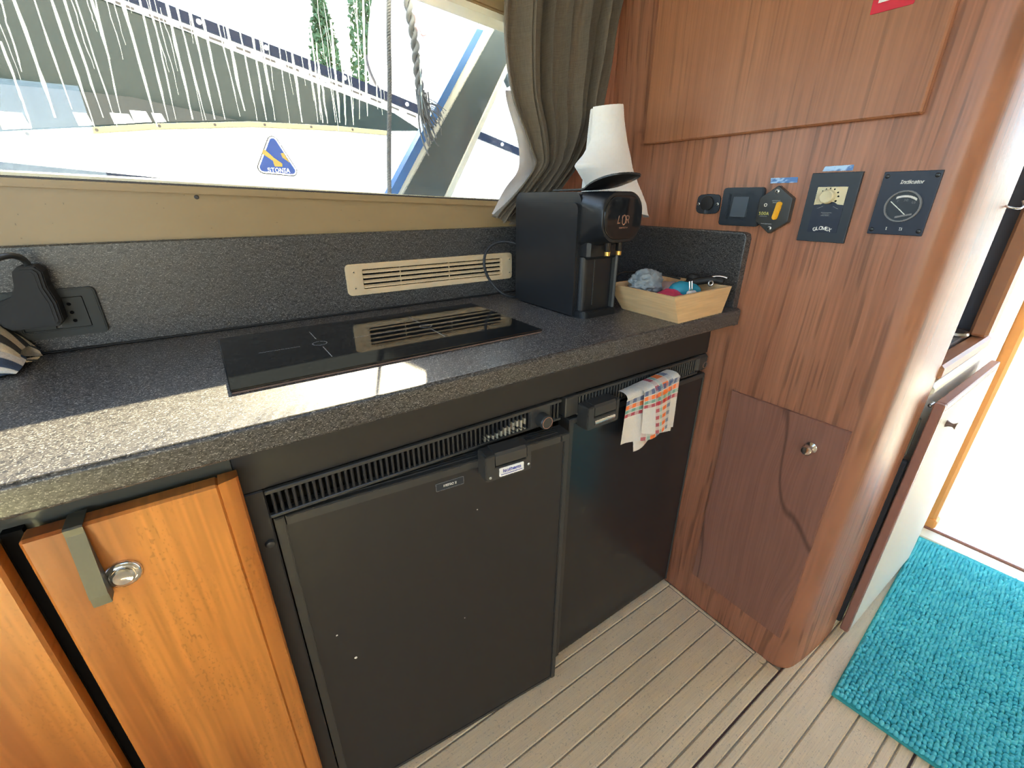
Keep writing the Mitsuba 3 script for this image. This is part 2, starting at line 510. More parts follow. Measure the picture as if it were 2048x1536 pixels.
# ---- passage wall beyond it
struct('wall_passage')
add('lower_lining', box(0.236, 0.97, -0.370, -0.345, 0, 0.715), 'm_cabin_white', 'wall_passage')
add('side_lining', box(0.63, 0.97, -0.370, -0.345, 0.715, 1.97), 'm_cabin_white', 'wall_passage')
add('ledge_cap', box(0.236, 0.70, -0.378, -0.345, 0.718, 0.744, 0.008), 'm_cream', 'wall_passage')
add('opening_rail', box(0.236, 0.64, -0.380, -0.345, 0.758, 0.790, 0.006), 'm_rail_wood', 'wall_passage')
add('opening_stile', box(0.565, 0.635, -0.380, -0.345, 0.795, 1.97, 0.006), 'm_rail_wood', 'wall_passage')
add('opening_shelf', box(0.236, 0.63, -0.344, -0.262, 0.778, 0.797), 'm_dark_glass', 'wall_passage')
add('opening_back', box(0.236, 0.63, -0.275, -0.260, 0.797, 1.97), 'm_dark_glass', 'wall_passage')
add('opening_side', box(0.63, 0.645, -0.344, -0.262, 0.797, 1.97), 'm_dark_glass', 'wall_passage')
add('edge_trim', box(0.862, 0.868, -0.3735, -0.369, 0.02, 0.22, 0.001), 'm_red_wood', 'wall_passage')
add('rubber_seal', ext(rrect(0.016, 0.52, 0.007, 0.244, 0.30), 0.012, FR(0, 0, -0.3705), 0.004), 'm_rubber', 'wall_passage', 30)
add('latch_channel', box(0.237, 0.252, -0.376, -0.369, 0.57, 0.665, 0.003), 'm_dark_olive', 'wall_passage')
# ---- side door opening at x = 0.98
struct('door_1')
add('jamb', box(0.975, 1.02, -0.401, -0.352, 0.045, 1.95, 0.008), 'm_orange_wood', 'door_1')
add('jamb_foot', box(0.970, 1.02, -0.408, -0.350, 0.014, 0.05, 0.006), 'm_orange_wood', 'door_1')
struct('wall_side')
add('panel', cat(box(0.97, 1.03, -0.352, 0.445, 0, 1.97), box(0.97, 1.03, -2.4, -0.80, 0, 1.97), box(0.97, 1.03, -0.80, -0.352, 1.93, 1.97)), 'm_cabin_white', 'wall_side')

# ---- window wall
xz = [(-3.4, 0.0), (0.0, 0.0), (0.0, 1.97), (-3.4, 1.97)]
zb = lambda x: 1.140 - 0.0391 * (x + 1.1965)
zt = lambda x: 1.462 - 0.090 * (x + 0.338)
X0W, X1W = -2.25, -0.20
hole = Polygon([(X0W, zb(X0W)), (X1W, zb(X1W)), (X1W, zt(X1W)), (X0W, zt(X0W))])
struct('wall_back')
add('lining', ext(Polygon(xz).difference(hole), 0.040, FR(0, 0, 0.445)), 'm_gelcoat', 'wall_back')
add('outer_skin', ext(Polygon([(-3.4, -0.6), (0.98, -0.6), (0.98, 1.97), (-3.4, 1.97)]).difference(hole), 0.004, FR(0, 0, 0.4495)), 'm_hull', 'wall_back')
add('corner_trim', box(-0.185, -0.0005, 0.392, 0.4045, 1.0445, 1.97, 0.002), 'm_veneer', 'wall_back')
struct('window_1')


def strip(x0, x1, f0, f1, y0, y1):
    """A moulding that follows the sill line: lower edge f0(x), upper edge f1(x)."""
    return ext(Polygon([(x0, f0(x0)), (x1, f0(x1)), (x1, f1(x1)), (x0, f1(x0))]), abs(y1 - y0), FR(0, 0, max(y0, y1)))


add('sill_moulding', strip(X0W, X1W, lambda x: zb(x) - 0.016, lambda x: zb(x) - 0.003, 0.445, 0.398), 'm_gelcoat', 'window_1')
add('sill_track', strip(X0W, X1W, lambda x: zb(x) - 0.002, lambda x: zb(x) + 0.006 - 0.008 * np.clip((x + 1.2) / 0.9, -0.3, 1), 0.447, 0.402), 'm_cream', 'window_1')
add('track_seal', strip(X0W, X1W, lambda x: zb(x) - 0.0045, lambda x: zb(x) - 0.0015, 0.444, 0.3975), 'm_screw', 'window_1')
add('head_track', strip(X0W, X1W, lambda x: zt(x) - 0.006, lambda x: zt(x) + 0.006, 0.447, 0.401), 'm_cream', 'window_1')
add('head_moulding', strip(X0W, X1W, lambda x: zt(x) + 0.012, lambda x: zt(x) + 0.020, 0.445, 0.400), 'm_gelcoat', 'window_1')
add('screw', screw_head(FR(-0.97, zb(-0.97) - 0.021, 0.4045), 0.0035), 'm_screw', 'window_1')
add('pane', trimesh.Trimesh(np.array([(X0W, 0.441, zb(X0W)), (X1W, 0.441, zb(X1W)), (X1W, 0.441, zt(X1W)), (X0W, 0.441, zt(X0W))]), np.array([[0, 1, 2], [0, 2, 3]]), process=False), 'm_pane', 'window_1')
# dried salt runs on the outside of the pane
runs = [(-1.149, 1.308, -1.15, 1.203), (-1.134, 1.356, -1.14, 1.274), (-1.119, 1.5, -1.119, 1.219), (-1.101, 1.5, -1.098, 1.232), (-1.084, 1.5, -1.076, 1.211), (-1.068, 1.5, -1.063, 1.224), (-1.056, 1.5, -1.047, 1.213), (-1.036, 1.5, -1.032, 1.303), (-1.022, 1.5, -1.04, 1.223), (-1.001, 1.5, -0.998, 1.217), (-0.974, 1.5, -0.978, 1.226), (-0.964, 1.5, -0.968, 1.229), (-0.944, 1.5, -0.946, 1.231), (-0.934, 1.48, -0.931, 1.232), (-0.915, 1.48, -0.914, 1.234), (-0.901, 1.47, -0.898, 1.235), (-0.885, 1.5, -0.876, 1.242), (-0.866, 1.46, -0.864, 1.251), (-0.849, 1.5, -0.849, 1.238), (-0.829, 1.46, -0.831, 1.239), (-0.812, 1.5, -0.818, 1.24), (-0.787, 1.45, -0.794, 1.238), (-0.771, 1.44, -0.776, 1.241), (-0.742, 1.5, -0.748, 1.243), (-0.733, 1.395, -0.735, 1.243), (-0.729, 1.357, -0.729, 1.243), (-0.712, 1.352, -0.712, 1.246), (-0.695, 1.41, -0.698, 1.246), (-0.726, 1.371, -0.738, 1.248), (-0.684, 1.364, -0.692, 1.243), (-0.675, 1.344, -0.679, 1.244), (-0.643, 1.448, -0.66, 1.255), (-0.63, 1.451, -0.646, 1.262), (-0.61, 1.428, -0.62, 1.276), (-0.521, 1.379, -0.525, 1.285)]
for k in range(46):                                   # fainter runs between them
    x = rng.uniform(-1.16, -0.60)
    za = rng.uniform(1.38, 1.52)
    runs.append((x, za, x + rng.uniform(-0.006, 0.004), za - rng.uniform(0.06, 0.20)))
for k in range(26):                                   # further runs left of the view
    x = -1.17 - 0.035 * k - rng.uniform(0, 0.01)
    runs.append((x, 1.52, x + rng.uniform(-0.006, 0.006), rng.uniform(1.2, 1.3)))
sm = []
for k, (xa, za, xb, zb_) in enumerate(runs):
    w = (0.0015, 0.0010, 0.0022, 0.0012, 0.0018)[k % 5] if k < 35 else 0.0006
    t = np.linspace(0, 1, 14)
    px = xa + (xb - xa) * t + 0.0012 * np.cumsum(rng.normal(0, 0.4, 14))
    pz = za + (zb_ - za) * t
    ww = w * (0.7 + 0.5 * rng.random(14)) * np.where(t > 0.9, 0.5, 1)
    g = np.stack([np.c_[px - ww / 1, np.full(14, 0.4425), pz], np.c_[px + ww / 1, np.full(14, 0.4425), pz]], 1)
    sm.append(sheet(g)[0])
add('salt_run', cat(*sm), 'm_streak', 'window_1')
labels['window_1__salt_run'] = {'label': 'whitish dried water runs down the pane', 'kind': 'stuff'}

# ---- ceiling and the far walls, with the saloon windows behind the camera
struct('ceiling')
cz = sbox(-3.4, -2.4, 1.03, 0.445).difference(sbox(-1.30, -1.25, -0.35, -0.62))        # with an added, unseen hatch opening to bring skylight onto the sole
add('panel', ext(cz, 0.05, UP(0, 0, 1.97)), 'm_headliner', 'ceiling')
struct('wall_front')
wf = Polygon([(-3.4, 0), (1.03, 0), (1.03, 1.97), (-3.4, 1.97)]).difference(sbox(-3.2, 1.05, -1.35, 1.70))
add('panel', ext(wf, 0.05, FR(0, 0, -2.40)), 'm_headliner', 'wall_front')
struct('wall_left')
wl = Polygon([(-2.4, 0), (0.445, 0), (0.445, 1.97), (-2.4, 1.97)]).difference(sbox(-2.2, 0.95, 0.25, 1.85))
add('panel', ext(wl, 0.05, frame((-3.4, 0, 0), (0, 1, 0), (0, 0, 1))), 'm_headliner', 'wall_left')

# ================================================================== GALLEY
# ---- countertop
tag(root('countertop'), 'dark speckled stone-effect galley countertop with a thick front edge', 'countertop')
cprof = sbox(-0.060, 0.8466, 0.405, ZC).difference(sbox(-0.07, ZC - 0.004, -0.060 + 0.0, ZC))
cs = sbox(-0.0648 + 0.006, 0.8466 + 0.006, 0.405, ZC - 0.006).buffer(0.006, quad_segs=5).intersection(sbox(-0.08, 0.8466, 0.405, ZC))
m = trimesh.creation.extrude_polygon(cs, 3.365, engine='earcut')          # (y, z) profile along x
m.apply_transform(frame((-3.395, 0, 0), (0, 1, 0), (0, 0, 1)))
add('slab', m, 'm_counter', 'countertop', 30)
cc = sbox(-0.0330, -0.052, -0.0012, 0.4).union(sbox(-0.035, -0.040, -0.0012, 0.0)).buffer(0)
m = hull_plate(Polygon([(-0.0305, -0.0640), (-0.012, -0.0625), (-0.0012, -0.052), (-0.0012, 0.40), (-0.0305, 0.40)]), ZC - 0.8466, UP(0, 0, 0.8466), 0.004)
add('end_piece', m, 'm_counter', 'countertop', 25)
# ---- upstand behind and at the side
tag(root('upstand'), 'dark speckled stone-effect upstand running along the wall behind the hob and round the corner', 'backsplash')
add('rear_panel', box(-3.395, -0.021, YB, 0.4035, ZC, 1.0440, 0.002), 'm_counter', 'upstand')
sp = sbox(-YB + 0.0, ZC, 0.047, 1.0440).difference(sbox(0.035, 1.032, 0.06, 1.06)).union(Point(0.035, 1.032).buffer(0.012))
sp = Polygon([(-0.385, ZC), (0.047, ZC), (0.047, 1.032), (0.0435, 1.0405), (0.035, 1.044), (-0.385, 1.044)])
add('side_panel', hull_plate(sp, 0.0195, BK(0, 0, 0.0008), 0.003), 'm_counter', 'upstand', 25)
add('sealant_bead', box(-3.39, -0.021, YB - 0.004, YB, ZC, ZC + 0.004, 0.0015), 'm_black_matte', 'upstand')

# ---- hob
tag(root('induction_hob'), 'black glass two-zone induction hob set on the countertop', 'hob')
HX0, HX1, HY0, HY1, HZ = -0.9933, -0.4966, 0.0418, 0.3067, 0.8878
add('glass_plate', box(HX0, HX1, HY0, HY1, ZC + 0.0022, HZ, 0.0012), 'm_hob', 'induction_hob')
add('edge_frame', box(HX0 + 0.0015, HX1 - 0.0015, HY0 + 0.0015, HY1 - 0.0015, ZC, ZC + 0.0022), 'm_bronze', 'induction_hob')
for cx in (-0.8553, -0.6660):
    marks = [sbox(-0.0006, 0.028, 0.0006, 0.080), sbox(-0.0006, -0.080, 0.0006, -0.022), sbox(0.055, -0.0004, 0.16, 0.0004) if cx < -0.8 else sbox(0.03, -0.0004, 0.09, 0.0004), sbox(-0.09, -0.0004, -0.03, 0.0004),
             Point(0, 0).buffer(0.0115).difference(Point(0, 0).buffer(0.0105))]
    add('zone_mark', cat(*[ext(q, 0.00012, UP(cx, 0.182, HZ)) for q in marks]), 'm_print_grey', 'induction_hob')

# ---- black surround around the fridges, below the counter
tag(root('fridge_surround'), 'matt black panel framing the two fridges under the countertop', 'panel')
add('fascia', box(-1.012, -0.001, 0.004, 0.022, 0.7585, 0.8464, 0.001), 'm_black_vinyl', 'fridge_surround')
add('side_stile', box(-1.012, -0.9855, 0.004, 0.022, 0.02, 0.757, 0.002), 'm_black_vinyl', 'fridge_surround')
add('screw_cap', screw_head(FR(-0.9945, 0.672, 0.004), 0.0065, 0.006), 'm_black_trim', 'fridge_surround', 30)

# ---- fridges
def slat_grille(parent, x0, x1, pitch, z0, z1, y, mname, skip=lambda x: False, tilt=0.0):
    add('grille_frame', cat(box(x0 - 0.006, x1 + 0.006, y - 0.004, y + 0.004, z1 - 0.002, z1 + 0.004, 0.001), box(x0 - 0.006, x1 + 0.006, y - 0.004, y + 0.004, z0 - 0.004, z0 + 0.001, 0.001)), 'm_black_trim', parent)
    add('grille_back', box(x0 - 0.006, x1 + 0.006, y + 0.026, y + 0.028, z0 - 0.004, z1 + 0.004), 'm_void', parent)
    spec = mikit.ply(box(-0.0021, 0.0021, y - 0.003, y + 0.014, z0, z1, 0.0014), mname)
    x = x0 + 0.002
    while x < x1:
        if not skip(x):
            add('grille_slat', spec, None, parent, to=T().translate([x, 0, 0]))
        x += pitch


# right-hand fridge, closed
tag(root('refrigerator'), 'black built-in fridge beside the wooden bulkhead, with a checked towel on its door', 'fridge')
R = 'refrigerator'
XL, XR, ZT = -0.4560, -0.0035, 0.7065
add('door', box(XL + 0.012, XR - 0.004, 0.0, 0.034, 0.012, ZT - 0.012, 0.0015), 'm_black_gloss', R)
add('door_frame', cat(box(XL, XL + 0.0125, -0.003, 0.034, 0.010, ZT, 0.002), box(XL + 0.010, XR, -0.003, 0.034, ZT - 0.013, ZT, 0.002), box(XR - 0.005, XR, -0.003, 0.034, 0.010, ZT - 0.010, 0.002)), 'm_black_trim', R)
add('body', box(XL, XR, 0.036, 0.048, 0.005, 0.757), 'm_void', R)
slat_grille(R, -0.4340, -0.0480, 0.0088, 0.7170, 0.7540, 0.0, 'm_black_trim')
add('grille_block', box(-0.4700, -0.4365, -0.004, 0.02, 0.7150, 0.7580, 0.002), 'm_black_trim', R)
add('grille_block', box(-0.0460, -0.0035, -0.004, 0.02, 0.7150, 0.7580, 0.006), 'm_black_trim', R)
add('lock_ring', ext(Point(0, 0).buffer(0.0085).difference(Point(0, 0).buffer(0.0068)), 0.0016, FR(-0.0160, 0.7310, -0.004)), 'm_bronze', R)
# its latch
def latch(parent, xc, zc_, y, badge, M=None):
    w, h, d = 0.088, 0.050, 0.030
    F = frame((xc, y, zc_), (1, 0, 0), (0, 0, 1)) if M is None else M
    body = rrect(w, h, 0.004).difference(sbox(-0.026, 0.000, 0.033, 0.03))
    k = add('latch', ext(body, d, F, 0.003), 'm_black_trim', parent, 30)
    add('recess', ext(sbox(-0.027, -0.006, 0.034, 0.024), d - 0.014, F), 'm_void', k)
    flap = Polygon([(0.0, 0.0), (0.0, 0.019), (-0.030, 0.024), (-0.030, 0.020), (-0.006, 0.0)])
    fl = trimesh.creation.extrude_polygon(Polygon([(d - 0.004, 0.003), (d + 0.001, 0.004), (d, 0.021), (d - 0.004, 0.026), (0.0, 0.027), (0.0, 0.022), (d - 0.010, 0.019)]), 0.0585, engine='earcut')
    L = np.eye(4); L[:3, 0] = (0, 0, 1); L[:3, 1] = (0, 1, 0); L[:3, 2] = (-1, 0, 0); L[:3, 3] = (0.0325, 0, 0)
    fl.apply_transform(F @ L)
    add('flap', fl, 'm_black_trim', k)
    if badge:
        add('badge', ext(rrect(0.047, 0.0165, 0.002, 0.004, -0.0115), 0.0012, move(F, w=d)), 'm_white', k)
        add('badge_lettering', text('isotherm', 0.0062, move(F, 0.0045, -0.0095, d + 0.0012), 0.0003, bold=True), 'm_blue_print', k)
        add('badge_rule', ext(sbox(-0.0165, -0.0165, 0.0245, -0.0155), 0.0003, move(F, w=d + 0.0012)), 'm_blue_print', k)
        for sx, sz in ((-0.036, -0.017), (0.038, -0.0125)):
            add('screw', screw_head(move(F, sx, sz, d), 0.0026, 0.0012), 'm_chrome', k)
    else:
        g = []
        for t in np.linspace(-0.5, 0.5, 30):
            g.append([(0.0565 * t + 0.004, -0.017 + 0.0006 * math.sin(40 * t), d + 0.0004), (0.0565 * t + 0.004, -0.012 + 0.0005 * math.sin(55 * t), d + 0.0022), (0.0565 * t + 0.004, -0.007 + 0.0006 * math.sin(47 * t + 1), d + 0.0004)])
        q, _ = sheet(g)
        q.apply_transform(F)
        add('chrome_strip', q, 'm_chrome', k, True)
    return k


latch(R, -0.3930, 0.7130, -0.003, False)
labels[f'{R}__latch__chrome_strip'] = {'label': 'crinkled chrome strip'}

# left-hand fridge, its door standing slightly ajar
tag(root('refrigerator'), 'black built-in fridge labelled FRIGO 2 standing slightly ajar beside the orange wooden doors', 'fridge')
R = 'refrigerator_001'
ang = math.atan2(-0.0359 - 0.0105, -0.4866 + 0.9836)
DW = math.hypot(0.4970, 0.0464)
D = frame((-0.9836, 0.0105, 0.0), (math.cos(ang), math.sin(ang), 0), (0, 0, 1))    # door plane: u along the door, v up, w out
ZT2 = 0.7047
add('door', ext(sbox(0.013, 0.016, DW - 0.013, ZT2 - 0.016), 0.030, move(D, w=-0.030)), 'm_black_vinyl', R)
add('door_stile', ext(sbox(0, 0.010, 0.0135, ZT2), 0.036, move(D, w=-0.033), 0.003), 'm_black_trim', R)
add('door_stile', ext(sbox(DW - 0.0125, 0.008, DW, ZT2 - 0.012), 0.036, move(D, w=-0.033), 0.003), 'm_black_trim', R)
add('door_top_rail', ext(sbox(0.0145, ZT2 - 0.0165, DW - 0.020, ZT2), 0.036, move(D, w=-0.033), 0.003), 'm_black_trim', R)
add('rail_corner', ext(sbox(DW - 0.019, ZT2 - 0.0165, DW, ZT2), 0.036, move(D, w=-0.033), 0.003), 'm_black_trim', R)
ribs = [ext(sbox(0.02, ZT2 - 0.001, DW - 0.02, ZT2 + 0.0016), 0.0025, move(D, w=-0.030 + 0.0065 * k)) for k in range(4)]
add('top_rib', cat(*ribs), 'm_black_trim', R)
add('door_bottom_rail', ext(sbox(0.0145, 0.008, DW - 0.013, 0.0155), 0.034, move(D, w=-0.033)), 'm_black_trim', R)
add('body', box(-0.9836, -0.4700, 0.048, 0.060, 0.005, 0.757), 'm_void', R)
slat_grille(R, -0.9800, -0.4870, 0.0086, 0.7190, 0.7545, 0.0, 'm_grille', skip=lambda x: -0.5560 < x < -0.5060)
add('thermostat_block', box(-0.5560, -0.5060, -0.004, 0.02, 0.7160, 0.7580, 0.003), 'm_black_trim', R)
k = add('thermostat_knob', lathe([(0, 0), (0.0125, 0), (0.0140, 0.004), (0.0140, 0.018), (0.0125, 0.0205), (0, 0.0205)], FR(-0.5310, 0.7320, -0.004), 36), 'm_black_trim', R, 30)
add('face_ring', ext(Point(0, 0).buffer(0.0115).difference(Point(0, 0).buffer(0.0103)), 0.0006, FR(-0.5310, 0.7320, -0.0245)), 'm_red_wood', k)
latch(R, 0, 0, 0, True, move(D, 0.352, 0.7000, 0.003))
add('name_label', ext(rrect(0.0495, 0.0150, 0.001, 0.2570, 0.6720), 0.0006, D), 'm_panel_black', R)
ring = rrect(0.0495, 0.0150, 0.001, 0.2570, 0.6720)
add('label_border', ext(ring.difference(ring.buffer(-0.0006)), 0.0008, D), 'm_print_grey', R)
add('label_lettering', text('FRIGO 2', 0.0042, move(D, 0.2570, 0.6720, 0.0006), 0.0003, bold=True), 'm_print_white', R)
for u, v, s in ((0.045, 0.445, 0.0016), (0.066, 0.376, 0.0026), (0.305, 0.60, 0.0012), (0.27, 0.35, 0.001)):
    add('paint_chip', ext(affinity.rotate(Point(0, 0).buffer(s, quad_segs=2), 20), 0.0003, move(D, u, v, 0.0)), 'm_print_white', R)

# ---- wooden cabinet doors on the left
tag(root('cabinet'), 'wooden-fronted cabinet under the left end of the countertop, beside the left fridge', 'cabinet')
add('back', box(-3.39, -1.0125, 0.004, 0.012, 0.02, 0.757), 'm_dark_olive', 'cabinet')
add('divider', box(-1.2105, -1.1945, -0.006, 0.0039, 0.02, 0.803), 'm_void', 'cabinet')  # near-black strip standing in for the shaded gap between the doors
add('top_rail', box(-3.39, -1.0125, 0.004, 0.012, 0.757, 0.8464), 'm_dark_olive', 'cabinet')
kd = add('door', box(-1.1935, -1.0280, -0.030, -0.006, 0.03, 0.803, 0.003), 'm_cherry', 'cabinet')
add('edge_lipping', trimesh.convex.convex_hull(np.array([(x_, y_, z_) for z_ in (0.03, 0.803) for x_, y_ in ((-1.0283, -0.0300), (-1.0100, -0.0245), (-1.0080, -0.0220), (-1.0080, -0.006), (-1.0283, -0.006))])), 'm_cherry', kd)
kd2 = add('door', box(-1.62, -1.2110, -0.030, -0.006, 0.03, 0.803, 0.003), 'm_cherry', 'cabinet')
labels[kd] = {'label': 'orange-brown wooden door with chrome push lock'}
labels[kd2] = {'label': 'orange-brown wooden door cut by the left edge'}
LK = FR(-1.1330, 0.7290, -0.030)
kl = add('push_lock', lathe([(0, 0), (0.0165, 0), (0.0165, 0.0015), (0.0150, 0.004), (0.0120, 0.0052), (0.0118, 0.0035), (0, 0.0035)], LK, 40), 'm_chrome', kd, 40)
add('lock_button', lathe([(0, 0.0035), (0.0105, 0.0035), (0.0105, 0.0075), (0.0085, 0.0090), (0.004, 0.0080), (0, 0.0078)], LK, 36), 'm_chrome', kd, 40)
kh = root('door_hook')
tag(kh, 'flat grey metal over-door hook hanging on the wooden door beside the chrome lock', 'hook')
hp = [(-0.006, 0.0), (-0.0315, 0.0)]
prof = [(-0.002, 0.8040), (-0.002, 0.8055), (-0.0325, 0.8055), (-0.0340, 0.8035), (-0.0340, 0.7160), (-0.0420, 0.7105), (-0.0470, 0.7120), (-0.0470, 0.7270), (-0.0455, 0.7270), (-0.0455, 0.7135), (-0.0420, 0.7122), (-0.0355, 0.7168), (-0.0355, 0.7165), (-0.0325, 0.7170), (-0.0325, 0.8040)]
hk = trimesh.creation.extrude_polygon(Polygon([(-0.004, 0.8032), (-0.004, 0.8048), (-0.0330, 0.8048), (-0.0346, 0.8030), (-0.0346, 0.7115), (-0.0356, 0.7100), (-0.0480, 0.7100), (-0.0495, 0.7115), (-0.0495, 0.7240), (-0.0480, 0.7240), (-0.0480, 0.7116), (-0.0330, 0.7116), (-0.0330, 0.8032)]), 0.0150, engine='earcut')
hk.apply_transform(frame((-1.1605, 0, 0), (0, 1, 0), (0, 0, 1)))
add('strap', hk, 'm_brushed', kh)

# ================================================================== ON THE COUNTER
# ---- vent in the upstand
tag(root('vent_grille'), 'long beige plastic vent grille with four slots in the dark upstand', 'vent')
V = 'vent_grille'
vx0, vx1, vz0, vz1 = -0.7480, -0.3330, 0.9186, 0.9830
W_, H_ = vx1 - vx0, vz1 - vz0
VF = FR((vx0 + vx1) / 2, (vz0 + vz1) / 2, YB)
outer = rrect(W_, H_, 0.009)
inner = rrect(W_ - 0.068, H_ - 0.024, 0.002, 0.0, 0.0)
add('frame', ext(outer.difference(inner), 0.0085, VF, 0.004), 'm_beige_plastic', V, 35)
add('backing', ext(inner, 0.0008, VF), 'm_void', V)
for k in range(4):
    z = -H_ / 2 + 0.012 + (H_ - 0.024) * (k + 0.5) / 4
    pr = Polygon([(0.0010, z + 0.0016), (0.0012, z + 0.0028), (0.0068, z - 0.0004), (0.0078, z - 0.0026), (0.0068, z - 0.0030)])
    sl = trimesh.creation.extrude_polygon(pr, W_ - 0.068, engine='earcut')
    L = np.eye(4); L[:3, 0] = (0, 0, 1); L[:3, 1] = (0, 1, 0); L[:3, 2] = (-1, 0, 0); L[:3, 3] = ((W_ - 0.068) / 2, 0, 0)
    sl.apply_transform(VF @ L)
    add('louvre', sl, 'm_beige_plastic', V)
for u in (-0.09, 0.03):
    add('divider', ext(sbox(u - 0.0006, -H_ / 2 + 0.012, u + 0.0006, H_ / 2 - 0.012), 0.004, VF), 'm_beige_plastic', V)
for u in (-W_ / 2 + 0.0150, W_ / 2 - 0.0100):
    for v in (-0.0165, 0.0165):
        k = add('screw', screw_head(move(VF, u, v, 0.0083), 0.0038, 0.0012), 'm_beige_plastic', V)
        add('socket', ext(Point(0, 0).buffer(0.0013), 0.0003, move(VF, u, v, 0.0095)), 'm_screw', k)

# ---- wall socket, plug and lead
tag(root('wall_socket'), 'dark grey double wall socket on the upstand at the left, with a plug in it', 'socket')
SF = FR(-1.1960, 0.9430, YB)
add('plate', ext(rrect(0.1180, 0.0740, 0.007).difference(sbox(-0.036, -0.0235, 0.0415, 0.0235)), 0.0085, SF, 0.004), 'm_socket', 'wall_socket', 35)
for c in (-0.018, 0.0235):
    k = add('insert', ext(rrect(0.0345, 0.0460, 0.0015, c, 0.0), 0.0060, SF), 'm_socket', 'wall_socket')
    for v in (-0.013, 0.0, 0.013):
        add('pin_hole', ext(Point(c, v).buffer(0.0026), 0.0002, move(SF, w=0.0060)), 'm_void', k)
tag(root('power_plug'), 'bulky black mains plug pushed into the left half of the wall socket', 'plug')
pp = Polygon([(-1.2110, 1.011), (-1.2040, 1.018), (-1.1880, 1.018), (-1.1820, 1.010), (-1.1830, 0.988), (-1.1790, 0.965), (-1.1800, 0.938), (-1.1860, 0.931), (-1.2350, 0.931), (-1.2430, 0.938), (-1.2440, 0.968), (-1.2230, 0.976), (-1.2150, 0.990)])
add('body', ext(pp.buffer(0.002).buffer(-0.001), 0.036, FR(0, 0, YB - 0.0065), 0.008), 'm_black_matte', 'power_plug', 40)
lead = spline([(-1.1950, 0.361, 1.015), (-1.1955, 0.352, 1.029), (-1.2050, 0.330, 1.036), (-1.2230, 0.300, 1.026), (-1.2520, 0.250, 0.990), (-1.32, 0.20, 0.92), (-1.45, 0.20, 0.888)], 50)
add('lead', tube(lead, 0.0042, 12), 'm_black_trim', 'power_plug', True)

# ---- striped cloth at the far left
tag(root('striped_cloth'), 'folded cloth with dark stripes on cream and grey lying on the counter below the socket', 'cloth')
def cloth_blob(cx, cy, z0, rx, ry, h, seed, nu=60, nv=40, lob=0.0):
    g = []
    for i in range(nv + 1):
        t = i / nv
        row = []
        for j in range(nu + 1):
            a = 2 * math.pi * j / nu
            r = math.sin(t * math.pi / 2) ** 0.6 if t < 0.98 else 1.0
            w = 1 + 0.10 * math.sin(3 * a + seed) + 0.06 * math.sin(5 * a + 2 * seed)
            x, y_ = cx + rx * r * w * math.cos(a), cy + ry * r * w * math.sin(a)
            zz = z0 + h * max(0.0, 1 - t ** 2.4) * (1 + 0.14 * math.sin(7 * a + 5 * t + seed)) if t < 1 else z0
            row.append((x, y_, zz))
        g.append(row)
    return np.array(g)
def fold_sheet(x0, x1, ys, zs, amp, seed, nu=50, nv=60):
    g = np.zeros((nv, nu, 3))
    t = np.linspace(0, 1, len(ys))
    tt = np.linspace(0, 1, nv)
    from scipy.interpolate import CubicSpline
    yy, zz = CubicSpline(t, ys)(tt), CubicSpline(t, zs)(tt)
    u = np.linspace(0, 1, nu)
    g[..., 0] = x0 + (x1 - x0) * u[None] + 0.006 * np.sin(6 * tt + seed)[:, None]
    wob = meshkit.fbm(np.stack([u[None] * 5 + 0 * tt[:, None], tt[:, None] * 6 + 0 * u[None], np.full((nv, nu), seed)], -1), 3, 3) - 0.5
    g[..., 1] = yy[:, None] + amp * wob
    g[..., 2] = np.maximum(zz[:, None] + amp * wob, ZC + 0.001)
    g[..., 1] -= 0.010 * np.sin(u * np.pi)[None] * 0
    return g
g = fold_sheet(-1.42, -1.2270, [0.3720, 0.372, 0.368, 0.350, 0.325, 0.312, 0.325, 0.345, 0.352], [0.884, 0.915, 0.934, 0.940, 0.928, 0.908, 0.897, 0.890, 0.884], 0.016, 2.0)
g[:, -6:, 2] = g[:, -6:, 2] + (0.8835 - g[:, -6:, 2]) * np.linspace(0.0, 0.75, 6)[None, :] ** 1.5
mm, uv = sheet(g)
uv = np.c_[uv[:, 0], uv[:, 1] * 0.60]
add('upper_fold', mm, 'm_striped', 'striped_cloth', True, uv=uv)
g = fold_sheet(-1.42, -1.2330, [0.350, 0.348, 0.340, 0.318, 0.292, 0.279, 0.278, 0.283, 0.300], [0.884, 0.896, 0.908, 0.912, 0.907, 0.898, 0.889, 0.8835, 0.8832], 0.010, 5.0)
g[:, -6:, 2] = g[:, -6:, 2] + (0.8835 - g[:, -6:, 2]) * np.linspace(0.0, 0.8, 6)[None, :] ** 1.5
mm, uv = sheet(g)
uv = np.c_[uv[:, 0], 0.62 + uv[:, 1] * 0.36]
add('lower_fold', mm, 'm_striped', 'striped_cloth', True, uv=uv)

